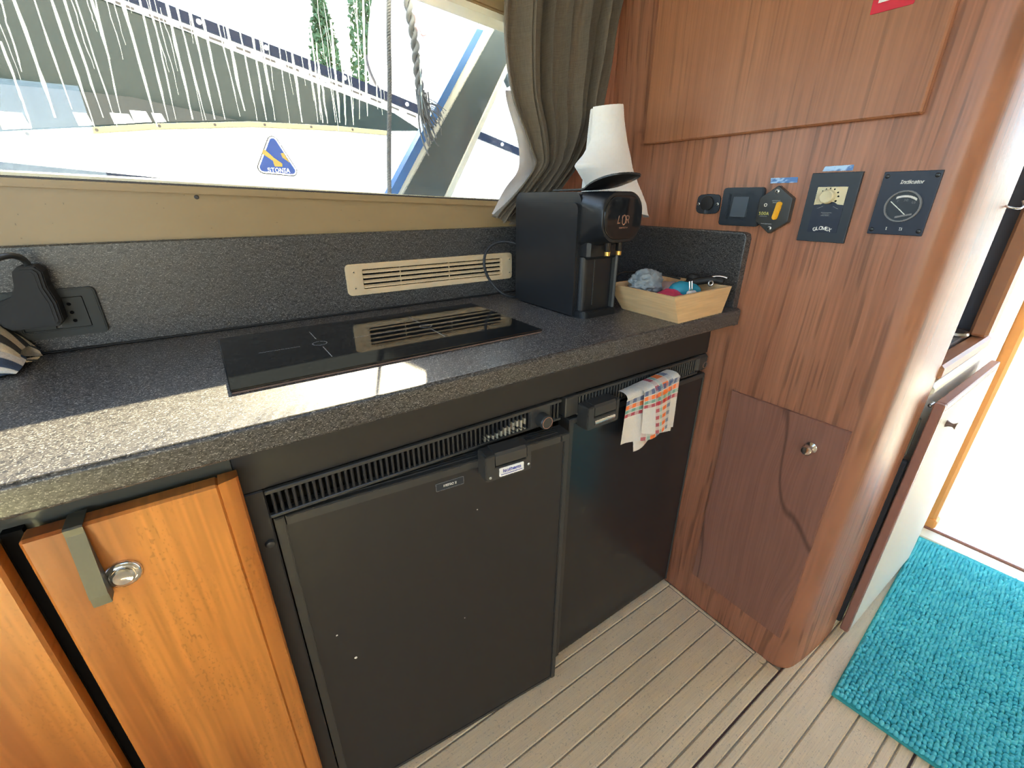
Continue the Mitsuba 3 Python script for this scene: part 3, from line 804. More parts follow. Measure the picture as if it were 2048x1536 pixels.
# ---- coffee machine
tag(root('coffee_machine'), 'black capsule coffee machine standing between the hob and the wooden tray', 'coffee machine')
CMK = 'coffee_machine'
def loft(sections, cap=True):
    """sections: list of (n, 3) rings."""
    v = np.vstack(sections)
    n, k = len(sections[0]), len(sections)
    f = []
    for i in range(k - 1):
        for j in range(n):
            a, b, c, d = i * n + j, i * n + (j + 1) % n, (i + 1) * n + (j + 1) % n, (i + 1) * n + j
            f += [(a, b, c), (a, c, d)]
    if cap:
        v = np.vstack([v, sections[0].mean(0), sections[-1].mean(0)])
        for j in range(n):
            f.append((n * k, (j + 1) % n, j))
            f.append((n * k + 1, (k - 1) * n + j, (k - 1) * n + (j + 1) % n))
    m = trimesh.Trimesh(v, np.array(f), process=False)
    m.fix_normals()
    return m
def ring_xz(y, x0, x1, z0, z1, r, n=12):
    pts = []
    for cx, cz, a0 in ((x1 - r, z1 - r, 0), (x0 + r, z1 - r, 90), (x0 + r, z0 + r, 180), (x1 - r, z0 + r, 270)):
        for k in range(n + 1):
            a = math.radians(a0 + 90 * k / n)
            pts.append((cx + r * math.cos(a), y, cz + r * math.sin(a)))
    return np.array(pts)
MX0, MX1, MY0, MY1, MZ = -0.3760, -0.2640, 0.0950, 0.3100, 1.1215
# body: a tall box with softly rounded top edges, profile in (y, z)
bp_ = sbox(MY0, 0.8835, MY1, 1.05).union(rrect(MY1 - MY0, 0.12, 0.020, (MY0 + MY1) / 2, 1.0615, 8))
m = trimesh.creation.extrude_polygon(bp_, MX1 - MX0 - 0.012, engine='earcut')
m.apply_transform(frame((MX0 + 0.006, 0, 0), (0, 1, 0), (0, 0, 1)))
add('body', m, 'm_machine', CMK, 30)
side = Polygon([(0.0965, 0.884), (0.2890, 0.884), (0.2890, 1.101), (0.1060, 1.101), (0.1060, 1.10), (0.0965, 1.0915)])
side = sbox(0.0965, 0.884, 0.2900, 1.06).union(rrect(0.1935, 0.10, 0.012, 0.19325, 1.052, 8))
m = ext(side, 0.0085, frame((MX0 + 0.0085, 0, 0), (0, -1, 0), (0, 0, 1)) @ np.diag([-1, 1, 1, 1.0]) if False else None)
m.apply_transform(np.array([[0, 0, -1, MX0 + 0.0085], [1, 0, 0, 0], [0, 1, 0, 0], [0, 0, 0, 1.0]]))
m.fix_normals()
add('side_panel', m, 'm_machine', CMK, 30)
m = ext(side, 0.0085)
m.apply_transform(np.array([[0, 0, 1, MX1 - 0.0085], [1, 0, 0, 0], [0, 1, 0, 0], [0, 0, 0, 1.0]]))
add('side_panel', m, 'm_machine', CMK, 30)
secs = []
for t in np.linspace(0, 1, 14):
    y_ = 0.150 - 0.115 * t
    s = smooth_ = t * t * (3 - 2 * t)
    z0 = 1.004 + 0.028 * s
    z1 = 1.1205 + 0.0015 * s
    grow = 0.001 * math.sin(math.pi * t)
    secs.append(ring_xz(y_, MX0 + 0.0095 - 0.0085 * s, MX1 - 0.0095 + 0.0065 * s, z0 - grow, z1 + grow, 0.014 + 0.024 * s))
secs.append(ring_xz(0.0325, MX0 + 0.0025, MX1 - 0.0045, 1.0335, 1.1205, 0.036))
secs.append(ring_xz(0.0315, MX0 + 0.0060, MX1 - 0.0080, 1.0370, 1.1170, 0.034))
kh_ = add('head', loft(secs), 'm_machine', CMK, 40)
add('face', hull_plate(rrect(0.099, 0.077, 0.033, 0, 0, 10), 0.0030, FR(-0.3215, 1.0770, 0.0325), 0.0022), 'm_piano', kh_, 30)
LF = FR(-0.3195, 1.0740, 0.0293)
add('logo_lettering', cat(text("L'", 0.014, move(LF, -0.0115, 0.0, 0), 0.0004, italic=0.2, stretch=0.8), text('O', 0.018, move(LF, -0.001, -0.001, 0), 0.0004, stretch=0.62), text('R', 0.014, move(LF, 0.0090, 0.0, 0), 0.0004, stretch=0.9)), 'm_rose', kh_)
add('logo_lettering', text('BARISTA', 0.0026, move(LF, -0.001, -0.0145, 0), 0.0004, stretch=1.5), 'm_rose', kh_)
# lever
lv = []
for x_, k in ((-1, 0), (1, 0)):
    pass
LP = [(0.218, 1.1222, 0.018), (0.190, 1.1226, 0.019), (0.150, 1.1230, 0.020), (0.125, 1.1236, 0.022), (0.108, 1.1252, 0.030), (0.092, 1.1285, 0.040), (0.075, 1.1335, 0.0455), (0.058, 1.1385, 0.0465), (0.042, 1.1430, 0.043), (0.030, 1.1460, 0.035), (0.022, 1.1478, 0.022), (0.0185, 1.1485, 0.004)]
tt = np.linspace(0, 1, len(LP))
cs_ = CubicSpline(tt, np.array(LP))(np.linspace(0, 1, 60)) + np.array([0, 0.0045, 0])
top, bot = [], []
for y_, z_, w_ in cs_:
    u = np.linspace(-1, 1, 17)
    dip = -0.0015 * (1 - u ** 2) * np.clip((w_ - 0.022) / 0.024, 0, 1)
    top.append(np.c_[-0.3215 + u * w_, np.full(17, y_), z_ + dip])
    bot.append(np.c_[-0.3215 + u * w_, np.full(17, y_), z_ + dip - 0.0030 - 0.002 * np.clip((w_ - 0.022) / 0.024, 0, 1) * (1 - u ** 2)])
t1, _ = sheet(top)
b1, _ = sheet(bot)
edge = []
loop = lambda G: np.vstack([[r[0] for r in G], G[-1][1:-1], [r[-1] for r in G[::-1]], G[0][1:-1][::-1]])
e1, _ = sheet(np.stack([np.vstack([loop(top), loop(top)[:1]]), np.vstack([loop(bot), loop(bot)[:1]])], 0))
add('lever', cat(t1, b1, e1), 'm_machine', CMK, 35)
# spouts
for x_ in (-0.3360, -0.3045):
    k = add('spout', lathe([(0, 0), (0.0062, 0), (0.0070, 0.030), (0, 0.030)], UP(x_, 0.0500, 1.0150), 24), 'm_piano', CMK, 30)
    add('gold_tip', lathe([(0, 0), (0.0052, 0), (0.0060, 0.0008), (0.0060, 0.0085), (0, 0.0085)], UP(x_, 0.0500, 1.0068), 24), 'm_gold', k, 30)
add('chin', box(MX0 + 0.012, MX1 - 0.016, 0.072, 0.110, 0.998, 1.036, 0.006), 'm_machine', CMK)
add('column', ext(rrect(0.088, 0.03, 0.012, -0.3215, 0.098, 6), 0.118, UP(0, 0, 0.884)), 'm_machine', CMK, 30)
add('column_seam', box(-0.3362, -0.3348, 0.0815, 0.084, 0.905, 0.998), 'm_black_trim', CMK)
add('drip_base', ext(rrect(MX1 - MX0 - 0.012, 0.05, 0.014, (MX0 + MX1) / 2, 0.0930, 6), 0.014, UP(0, 0, ZC), 0.003), 'm_machine', CMK, 30)
add('side_rail', box(MX1 - 0.020, MX1 - 0.012, 0.0720, 0.0960, 0.890, 1.01, 0.003), 'm_black_trim', CMK)
cable = spline([(-0.345, 0.310, 1.000), (-0.372, 0.335, 1.0135), (-0.398, 0.345, 1.0125), (-0.430, 0.347, 0.992), (-0.437, 0.344, 0.962), (-0.422, 0.337, 0.922), (-0.392, 0.320, 0.8915), (-0.365, 0.318, 0.8850), (-0.33, 0.335, 0.8850)], 60)
add('power_cord', tube(cable, 0.0032, 10), 'm_rubber', CMK, True)

# ---- paper towel cone behind it
tag(root('paper_towel_roll'), 'white kitchen paper rolled into a flaring cone behind the coffee machine', 'paper towel')
Rg = []
prof = [(0.0, -0.2436, -0.1671, 1.2900), (0.10, -0.2437, -0.1600, 1.2640), (0.28, -0.2440, -0.1450, 1.2240), (0.45, -0.2640, -0.1280, 1.1960), (0.58, -0.2890, -0.1170, 1.1740), (0.72, -0.2600, -0.0980, 1.1450), (0.86, -0.2300, -0.0750, 1.1150), (1.0, -0.2050, -0.0480, 1.0780)]
pa = np.array(prof)
for t in np.linspace(0, 1, 30):
    xl, xr, z_ = (np.interp(t, pa[:, 0], pa[:, k]) for k in (1, 2, 3))
    c, w = (xl + xr) / 2, (xr - xl) / 2
    row = []
    for a in np.linspace(math.pi * 1.02, 2 * math.pi - 0.02 * math.pi, 36):
        row.append((c + w * math.cos(a), 0.2150 + (0.036 + 0.02 * t) * math.sin(a), z_ + (0.0045 * math.cos(a) if t < 0.05 else 0) + (0.012 * math.cos(a) * -1 if t > 0.95 else 0)))
    Rg.append(row)
pc, uv = sheet(Rg)
add('outer_sheet', pc, 'm_paper', 'paper_towel_roll', True)
Rg = []
for t in np.linspace(0, 1, 12):
    z_ = 1.2905 - 0.38 * t
    Rg.append([(-0.2000 - 0.01 * t + (0.029) * math.cos(a), 0.226 + 0.02 * t + (0.026) * math.sin(a), z_ + 0.0045 * math.cos(a) * (t < 0.05)) for a in np.linspace(0, 2 * math.pi, 40)])
pc, uv = sheet(Rg)
add('roll', pc, 'm_paper', 'paper_towel_roll', True)

# ---- wooden tray with odds and ends
tag(root('wooden_tray'), 'pale bamboo tray with sloping sides holding odds and ends in the counter corner', 'tray')
TB = [(-0.2367, -0.0500), (-0.0800, -0.0460), (-0.0740, 0.0930), (-0.2330, 0.0930)]
TT = [(-0.2640, -0.0665), (-0.0800 + 0.030, -0.0640), (-0.0470, 0.1180), (-0.2600, 0.1180)]
TB = [(-0.2360, -0.0610), (-0.0790, -0.0570), (-0.0740, 0.0900), (-0.2310, 0.0900)]
TT = [(-0.2640, -0.0640), (-0.0640, -0.0600), (-0.0590, 0.1130), (-0.2590, 0.1130)]
cb, ct = np.array(TB).mean(0), np.array(TT).mean(0)
th = 0.0065
def inset(Pg, d):
    q = Polygon(Pg).buffer(-d, join_style=2)
    c = np.array(q.exterior.coords)[:-1]
    return np.array([c[np.argmin(np.linalg.norm(c - p, axis=1))] for p in np.array(Pg)])
TBi, TTi = inset(TB, th), inset(TT, th)
for i in range(4):
    j = (i + 1) % 4
    pts = [(*TB[i], ZC), (*TB[j], ZC), (*TBi[i], ZC), (*TBi[j], ZC), (*TT[i], ZC + 0.0560), (*TT[j], ZC + 0.0560), (*TTi[i], ZC + 0.0560), (*TTi[j], ZC + 0.0560)]
    add('side', trimesh.convex.convex_hull(np.array(pts)), 'm_bamboo', 'wooden_tray')
add('bottom', trimesh.convex.convex_hull(np.array([(*p, z_) for p in TBi for z_ in (ZC, ZC + 0.004)])), 'm_bamboo', 'wooden_tray')

def crumple(cx, cy, cz, rx, ry, rz, seed, sub=4, amp=0.35):
    m = trimesh.creation.icosphere(sub)
    v = m.vertices
    d = meshkit.fbm(v * 1.6 + seed, 4, seed) - 0.5
    rdg = np.abs(meshkit.fbm(v * 2.6 + seed * 3.1, 3, seed + 5) - 0.5)
    m.vertices = v * (1 + amp * d - amp * 1.3 * rdg)[:, None] * np.array([rx, ry, rz]) + np.array([cx, cy, cz])
    m.vertices[:, 2] = np.maximum(m.vertices[:, 2], ZC + 0.0045)
    return m
tag(add('plastic_bag', crumple(-0.202, 0.058, 0.936, 0.046, 0.034, 0.034, 3, amp=0.6), 'm_bag', smooth=40), 'crumpled grey plastic bag in the back left of the bamboo tray', 'bag')
tag(add('pink_packet', crumple(-0.190, 0.000, 0.914, 0.036, 0.030, 0.022, 9, amp=0.3), 'm_pink', smooth=True), 'pinkish red packet lying at the front of the bamboo tray', 'packet')
tag(add('clear_bag', crumple(-0.125, 0.056, 0.914, 0.040, 0.030, 0.024, 14, amp=0.6), 'm_clear_bag', smooth=40), 'crinkled clear plastic bag with brown contents in the middle of the bamboo tray', 'bag')
kk = root('pump_bottle')
tag(kk, 'teal bottle with a black cap lying at the right of the bamboo tray', 'bottle')
add('bottle', lathe([(0, 0), (0.018, 0.002), (0.022, 0.012), (0.022, 0.045), (0.015, 0.060), (0.008, 0.066), (0, 0.066)], frame((-0.122, -0.016, 0.919), (0.3, 0.6, 0.4), (0.0, 0.5, -0.8)), 30), 'm_teal', kk, 30)
add('cap', lathe([(0, 0), (0.014, 0), (0.0145, 0.020), (0.010, 0.026), (0, 0.026)], frame((-0.082, 0.025, 0.928), (1, 0, 0), (0, 1, 0.15)), 24), 'm_black_matte', kk, 30)
kk = root('corkscrew')
tag(kk, 'black and steel bottle opener sticking out of the right end of the bamboo tray', 'corkscrew')
add('handle', tube(spline([(-0.115, 0.030, 0.934), (-0.092, 0.005, 0.941), (-0.074, -0.020, 0.946), (-0.066, -0.040, 0.944)], 16), [0.006] * 4 + [0.008] * 8 + [0.006] * 4, 12), 'm_black_matte', kk, True)
add('arm', tube(spline([(-0.080, -0.010, 0.948), (-0.070, -0.028, 0.955), (-0.064, -0.046, 0.953)], 10), 0.0022, 8), 'm_chrome', kk, True)
tor = trimesh.creation.torus(0.0050, 0.0018, 20, 10)
tor.apply_transform(frame((-0.090, -0.026, 0.941), (0, -1, 0), (0.3, 0, 1)))
add('ring', tor, 'm_chrome', kk, True)
kk = root('white_clip')
tag(kk, 'small white clip with two metal pins standing in the front right of the bamboo tray', 'clip')
add('block', box(-0.170, -0.146, -0.034, -0.022, 0.920, 0.933, 0.003), 'm_print_white', kk)
for dx in (-0.004, 0.004):
    add('pin', tube([(-0.158 + dx, -0.026, 0.931), (-0.158 + dx, -0.022, 0.952)], 0.0018, 8), 'm_chrome', kk, True)
tag(add('charger_cord', tube(spline([(-0.235, 0.120, 0.940), (-0.20, 0.132, 0.952), (-0.15, 0.122, 0.951), (-0.105, 0.090, 0.945), (-0.088, 0.052, 0.940)], 40), 0.0022, 8), 'm_black_matte', smooth=True), 'thin black cord arching along the back of the bamboo tray', 'cord')

# ---- curtain
tag(root('curtain'), 'taupe brown pleated curtain gathered and tucked to the left at the window corner', 'curtain')
CL = np.array([(-0.373, 1.60), (-0.373, 1.501), (-0.374, 1.428), (-0.368, 1.369), (-0.353, 1.308), (-0.325, 1.255), (-0.296, 1.204), (-0.292, 1.177), (-0.331, 1.133), (-0.374, 1.095), (-0.402, 1.066)])
CR = np.array([(-0.028, 1.62), (-0.033, 1.54), (-0.045, 1.482), (-0.053, 1.411), (-0.068, 1.337), (-0.084, 1.281), (-0.130, 1.211), (-0.153, 1.182), (-0.200, 1.135), (-0.254, 1.087), (-0.304, 1.048)])
nv, nu = 110, 320
vv = np.linspace(0, 1, nv)
ts = np.linspace(0, 1, len(CL))
cl = CubicSpline(ts, CL)(vv)
cr = CubicSpline(ts, CR)(vv)
u = np.linspace(0, 1, nu)
A = np.interp(vv, [0, 0.3, 0.55, 0.68, 0.85, 1.0], [0.026, 0.026, 0.020, 0.011, 0.014, 0.018])
ph = 0.5 * np.sin(vv * 5)[:, None]
fold = np.sin(2 * np.pi * (6.5 * u[None] + 0.25 * np.sin(2 * np.pi * u[None] * 2 + 1)) + ph) * 0.7 + 0.30 * np.sin(2 * np.pi * 14.3 * u[None] + 2 * ph + 3 * vv[:, None]) + 0.22 * (meshkit.noise(np.stack(np.broadcast_arrays(u[None] * 16, vv[:, None] * 5, 0.0 * u[None]), -1), 5) - 0.5) * 2
G = np.zeros((nv, nu, 3))
G[..., 0] = cl[:, :1] * (1 - u) + cr[:, :1] * u
G[..., 2] = cl[:, 1:] * (1 - u) + cr[:, 1:] * u
along = (cr - cl) / np.linalg.norm(cr - cl, axis=1, keepdims=True)
shift = 0.55 * A[:, None] * np.cos(2 * np.pi * (6.5 * u[None]) + ph) * np.minimum(1, np.minimum(u, 1 - u) * 12)[None]
G[..., 0] += along[:, :1] * shift * 0.6
G[..., 1] = 0.3500 - A[:, None] * fold * np.minimum(1, 0.25 + np.minimum(u, 1 - u) * 14)[None]
hem = np.clip((vv - 0.90) / 0.1, 0, 1)[:, None]
G[..., 2] += hem * 0.006 * np.sin(2 * np.pi * 3.3 * u[None])
cm, uv = sheet(G)
add('fabric', cm, 'm_curtain', 'curtain', True, uv=uv)
LO = np.array([(-0.350, 1.330), (-0.336, 1.288), (-0.316, 1.234), (-0.315, 1.176), (-0.341, 1.143), (-0.366, 1.109), (-0.390, 1.075)])
LI = np.array([(-0.330, 1.331), (-0.298, 1.289), (-0.262, 1.235), (-0.238, 1.184), (-0.280, 1.137), (-0.320, 1.100), (-0.366, 1.068)])
g = []
for t in np.linspace(0, 1, 40):
    a_, b_ = CubicSpline(np.linspace(0, 1, 7), LO)(t), CubicSpline(np.linspace(0, 1, 7), LI)(t)
    g.append([(a_[0] * (1 - s) + b_[0] * s, 0.3820 + 0.003 * math.sin(5 * s + 9 * t), a_[1] * (1 - s) + b_[1] * s) for s in np.linspace(0, 1, 10)])
lm, uv = sheet(g)
add('lining', lm, 'm_lining', 'curtain', True)
labels['curtain__lining'] = {'label': 'pale grey lining turned out at the edge'}

# ---- towel hanging over the right fridge door
tag(root('tea_towel'), 'white checked towel with orange, navy, green and red bands hung on the right fridge latch', 'towel')
def towel(cx, w, yt, z_top, z_bot_l, z_bot_r, depth, bulge, uvs, seed, lean=0.0):
    nu_, nv_ = 40, 60
    g = np.zeros((nv_, nu_, 3))
    u = np.linspace(0, 1, nu_)
    for i, t in enumerate(np.linspace(0, 1, nv_)):
        zb_ = z_bot_l * (1 - u) + z_bot_r * u
        zt_ = z_top[0] * (1 - u) + z_top[1] * u
        if t < 0.18:
            a = t / 0.18 * math.pi / 2
            g[i, :, 1] = yt - depth * math.sin(a) * 0.9
            zz = zt_ - 0.010 * (1 - math.cos(a)) + 0.004 * math.sin(a * 2)
        else:
            s = (t - 0.18) / 0.82
            g[i, :, 1] = yt - depth * 0.9 - 0.004 * s + 0.006 * np.sin(u * 6 + seed) * (0.3 + s)
            zz = zt_ - 0.010 - (zt_ - 0.010 - zb_) * s
        g[i, :, 2] = zz
        g[i, :, 0] = cx - w / 2 + w * u + lean * t
    m, uv = sheet(g)
    return m, np.c_[uvs[0] + (uvs[1] - uvs[0]) * uv[:, 0], uvs[2] + (uvs[3] - uvs[2]) * uv[:, 1]]
m, uv = towel(-0.2420, 0.130, -0.004, (0.728, 0.748), 0.594, 0.606, 0.026, 0.0, (0.15, 0.95, -0.10, 0.80), 4.0, 0.014)
add('lining_layer', m, 'm_plaid', 'tea_towel', True, uv=uv)
m, uv = towel(-0.2600, 0.136, -0.006, (0.738, 0.750), 0.622, 0.612, 0.032, 0.0, (0.0, 0.95, -0.08, 1.0), 1.0, -0.004)
add('back_layer', m, 'm_plaid', 'tea_towel', True, uv=uv)
m, uv = towel(-0.2330, 0.116, -0.009, (0.744, 0.755), 0.640, 0.620, 0.040, 0.0, (0.12, 1.0, 0.0, 1.0), 2.5, 0.008)
add('front_layer', m, 'm_plaid', 'tea_towel', True, uv=uv)

# ================================================================== ON THE BULKHEAD
tag(add('cupboard_panel', box(-0.018, -0.0005, -0.2795, 0.2630, 1.2330, 1.90, 0.0025), 'm_panel'), 'flat raised wooden panel on the upper bulkhead, carrying a red and white sign', 'panel')
kk = root('fire_sign')
tag(kk, 'small red safety sign with a white pictogram at the top edge on the wooden panel', 'sign')
SG = BK(-0.2005, 1.4300, 0.0182)
add('plate', ext(rrect(0.0560, 0.0980, 0.002), 0.0010, SG), 'm_red', kk)
pic = Polygon([(-0.020, -0.0360), (0.020, -0.0360), (0.020, -0.024), (-0.020, -0.026)]).union(Polygon([(-0.021, -0.0200), (-0.010, -0.0200), (-0.018, 0.02), (-0.021, 0.02)])).union(Polygon([(-0.006, -0.0200), (0.020, -0.0190), (0.020, 0.02), (-0.012, 0.02)]))
add('pictogram', ext(pic, 0.0004, move(SG, w=0.0010)), 'm_print_white', kk)

kk = root('access_door')
tag(kk, 'low wooden access door with one chrome knob in the lower bulkhead', 'access door')
ad = sbox(0.0790, 0.10, 0.3270, 0.6860)
add('panel', ext(ad, 0.0060, BK(0, 0, 0.0004), 0.002), 'm_hatch', kk, 30)
kn = add('knob', lathe([(0, 0), (0.0105, 0), (0.0118, 0.002), (0.0085, 0.005), (0.0060, 0.009), (0.0075, 0.014), (0.0105, 0.018), (0.0108, 0.023), (0.0085, 0.0265), (0, 0.0275)], BK(-0.2700, 0.6240, 0.0064), 36), 'm_chrome', kk, 40)

def disc(M, r, d, n=24):
    return ext(Point(0, 0).buffer(r, quad_segs=n // 4), d, M)

# 12 V outlet
kk = root('power_outlet')
tag(kk, 'small black round 12 volt outlet with a flap cover, leftmost on the bulkhead', 'outlet')
O_ = BK(0.0680, 1.0985, 0.0003)
add('plate', hull_plate(rrect(0.0580, 0.0400, 0.011).union(Point(0, 0).buffer(0.0215)).convex_hull, 0.0035, O_, 0.0015), 'm_panel_black', kk, 30)
add('cap', lathe([(0, 0), (0.0150, 0), (0.0155, 0.003), (0.0150, 0.0055), (0.0125, 0.0065), (0, 0.0070)], move(O_, 0, 0.0015, 0.0035), 32), 'm_black_matte', kk, 30)
add('tab', ext(rrect(0.0075, 0.0140, 0.003, 0.0, -0.0140), 0.0060, move(O_, w=0.0035), 0.002), 'm_key', kk, 30)
for u in (-0.0235, 0.0235):
    k = add('screw', screw_head(move(O_, u, 0.0, 0.0035), 0.0036, 0.0010), 'm_steel', kk, 30)
    add('slot', disc(move(O_, u, 0.0, 0.0044), 0.0014, 0.0003, 12), 'm_void', k)
# switch
kk = root('switch_plate')
tag(kk, 'square black switch plate with one rocker, between the round outlet and the yellow lever breaker', 'switch')
S_ = BK(-0.0125, 1.0938, 0.0003)
add('frame', ext(rrect(0.0900, 0.0765, 0.007).difference(sbox(-0.026, -0.0245, 0.026, 0.0245)), 0.0090, S_, 0.004), 'm_panel_black', kk, 35)
add('insert', ext(sbox(-0.026, -0.0245, 0.026, 0.0245), 0.0045, S_), 'm_panel_black', kk)
rk = trimesh.convex.convex_hull(np.array([(-0.0185, -0.020, 0.0045), (0.0155, -0.020, 0.0045), (0.0155, 0.020, 0.0045), (-0.0185, 0.020, 0.0045), (-0.0185, -0.020, 0.0115), (0.0155, -0.020, 0.0115), (0.0155, 0.020, 0.0070), (-0.0185, 0.020, 0.0070)]))
rk.apply_transform(S_)
add('rocker', rk, 'm_key', kk)
# breaker
kk = root('circuit_breaker')
tag(kk, 'black hexagonal circuit breaker marked 100A with a yellow lever', 'circuit breaker')
B_ = BK(-0.0855, 1.0890, 0.0003)
bh = Polygon([(0.0, 0.0430), (0.0305, 0.0215), (0.0305, -0.0205), (0.0, -0.0425), (-0.0305, -0.0205), (-0.0305, 0.0215)]).buffer(0.003).buffer(-0.001)
add('body', hull_plate(bh, 0.0125, B_, 0.0020), 'm_black_trim', kk, 25)
for v in (0.0350, -0.0345):
    k = add('screw', screw_head(move(B_, 0.0, v, 0.0125), 0.0044, 0.0012), 'm_steel', kk, 30)
    add('slot', cross_slot(move(B_, 0.0, v, 0.0134), 0.0026), 'm_void', k)
lv = affinity.rotate(rrect(0.0095, 0.0340, 0.0045, 0, 0), -8, origin=(0, 0))
add('lever', ext(lv, 0.0075, move(B_, 0.0090, -0.0010, 0.0125), 0.003), 'm_lever', kk, 35)
add('amp_lettering', text('100A', 0.0058, move(B_, -0.0170, -0.0065, 0.0125), 0.0003, bold=True), 'm_print_yellow', kk)
add('printed_rule', cat(*[ext(q, 0.0003, move(B_, w=0.0125)) for q in (sbox(-0.0245, -0.0125, -0.010, -0.0112), sbox(-0.006, 0.0170, 0.010, 0.0185), sbox(-0.004, 0.0130, 0.008, 0.0155), sbox(-0.019, -0.0270, 0.003, -0.0255))]), 'm_print_grey', kk)
add('button_ring', ext(Point(-0.0170, 0.0095).buffer(0.0032).difference(Point(-0.0170, 0.0095).buffer(0.0022)), 0.0008, move(B_, w=0.0125)), 'm_print_white', kk)
# blue tape strips
tag(add('blue_tape', ext(Polygon([(0.0625, 1.1388), (0.1138, 1.1393), (0.1128, 1.1490), (0.0615, 1.1486)]), 0.0005, BK(0, 0, 0.0004)), 'm_tape'), 'short strip of shiny blue tape above the yellow lever breaker', 'tape')
tag(add('blue_tape', ext(Polygon([(0.1534, 1.1572), (0.2022, 1.1568), (0.2020, 1.1660), (0.1560, 1.1652)]), 0.0005, BK(0, 0, 0.0004)), 'm_tape'), 'short strip of shiny blue tape above the black panel with the cream dial', 'tape')
# antenna panel
kk = root('antenna_panel')
tag(kk, 'tall black panel with a cream rotary knob over arched white lettering', 'control panel')
G_ = BK(-0.1805, 1.0945, 0.0003)
add('plate', hull_plate(rrect(0.0815, 0.1200, 0.001), 0.0060, G_, 0.0010), 'm_panel_black', kk, 25)
add('inset_plate', ext(rrect(0.0500, 0.0820, 0.001, 0.0, -0.0020), 0.0007, move(G_, w=0.0060)), 'm_panel_navy', kk)
dial = Polygon([(-0.0245, 0.0360), (0.0245, 0.0360), (0.0245, 0.0055), (0.0150, 0.0065), (0.0085, 0.0105), (-0.0045, 0.0105), (-0.0130, 0.0065), (-0.0245, 0.0055)])
add('dial_plate', ext(dial, 0.0007, move(G_, w=0.0067)), 'm_ivory', kk)
add('knob', lathe([(0, 0), (0.0120, 0), (0.0125, 0.003), (0.0115, 0.009), (0.0100, 0.0105), (0.006, 0.0098), (0, 0.0096)], move(G_, -0.0035, 0.0195, 0.0074), 36), 'm_ivory', kk, 30)
for k, a in enumerate(np.radians([135, 112, 88, 62, 30, 2, -32])):
    add('scale_dot', disc(move(G_, -0.0035 + 0.0165 * math.cos(a), 0.0195 + 0.0140 * math.sin(a), 0.0074), 0.0010 + 0.00012 * k, 0.0003, 12), 'm_void', kk)
lets = []
for k, ch in enumerate('GLOMEX'):
    a = (k - 2.5) * 0.155
    lets.append(text(ch, 0.0062, move(G_, 0.034 * math.sin(a), -0.0350 - 0.034 * (1 - math.cos(a)), 0.0067, -a * 0.9), 0.0003, bold=True))
add('lettering', cat(*lets), 'm_print_white', kk)
add('printed_rule', cat(*[ext(q, 0.0003, move(G_, w=0.0067)) for q in (sbox(-0.009, -0.0085, 0.009, -0.0075), sbox(-0.006, -0.0110, 0.006, -0.0100), sbox(-0.008, -0.0135, 0.006, -0.0125), affinity.rotate(sbox(0.008, 0.0005, 0.018, 0.0012), -25), affinity.rotate(sbox(-0.018, 0.0005, -0.008, 0.0012), 25))]), 'm_print_grey', kk)
# gauge
kk = root('gauge_panel')
tag(kk, 'black indicator panel with a round needle gauge, rightmost on the bulkhead', 'gauge')
I_ = BK(-0.2898, 1.1033, 0.0003)
add('plate', hull_plate(rrect(0.0760, 0.0985, 0.001), 0.0035, I_, 0.0008), 'm_panel_navy', kk, 25)
for u in (-0.0325, 0.0325):
    for v in (0.0420, -0.0420):
        add('screw', screw_head(move(I_, u, v, 0.0035), 0.0034, 0.0016), 'm_black_gloss', kk, 30)
add('title_lettering', text('Indicator', 0.0052, move(I_, 0.003, 0.0330, 0.0035), 0.0003, bold=True, italic=0.2), 'm_print_white', kk)
add('mark_lettering', text('I', 0.0042, move(I_, -0.0120, -0.0395, 0.0035), 0.0003), 'm_print_white', kk)
add('mark_lettering', text('II', 0.0042, move(I_, 0.0080, -0.0395, 0.0035), 0.0003), 'm_print_white', kk)
gk = add('gauge', ext(Point(0, 0).buffer(0.0245, quad_segs=16).difference(Point(0, 0).buffer(0.0222, quad_segs=16)), 0.0050, move(I_, 0.001, -0.0040, 0.0035), 0.0012), 'm_print_grey', kk, 30)
gf = move(I_, 0.001, -0.0040, 0.0038)
add('face', disc(gf, 0.0222, 0.0004, 48), 'm_panel_black', gk)
arc = Point(0, -0.012).buffer(0.0290, quad_segs=16).difference(Point(0, -0.012).buffer(0.0258, quad_segs=16)).intersection(sbox(-0.012, 0, 0.016, 0.05))
add('scale_arc', ext(arc, 0.0003, move(gf, w=0.0004)), 'm_print_white', gk)
add('scale_lettering', cat(text('5', 0.0034, move(gf, -0.0085, 0.0085, 0.0004), 0.0002), text('10', 0.0034, move(gf, 0.002, 0.0095, 0.0004), 0.0002), text('15', 0.0034, move(gf, 0.0125, 0.0065, 0.0004), 0.0002)), 'm_print_grey', gk)
nd = LineString([(0.006, -0.0125), (-0.0175, 0.0070)]).buffer(0.0006)
add('needle', ext(nd, 0.0006, move(gf, w=0.0012)), 'm_print_white', gk)
add('hub_cover', ext(affinity.rotate(sbox(-0.006, -0.0018, 0.016, 0.0012), 14, origin=(0, 0)), 0.0010, move(gf, 0.0, -0.0155, 0.0012)), 'm_print_grey', gk)

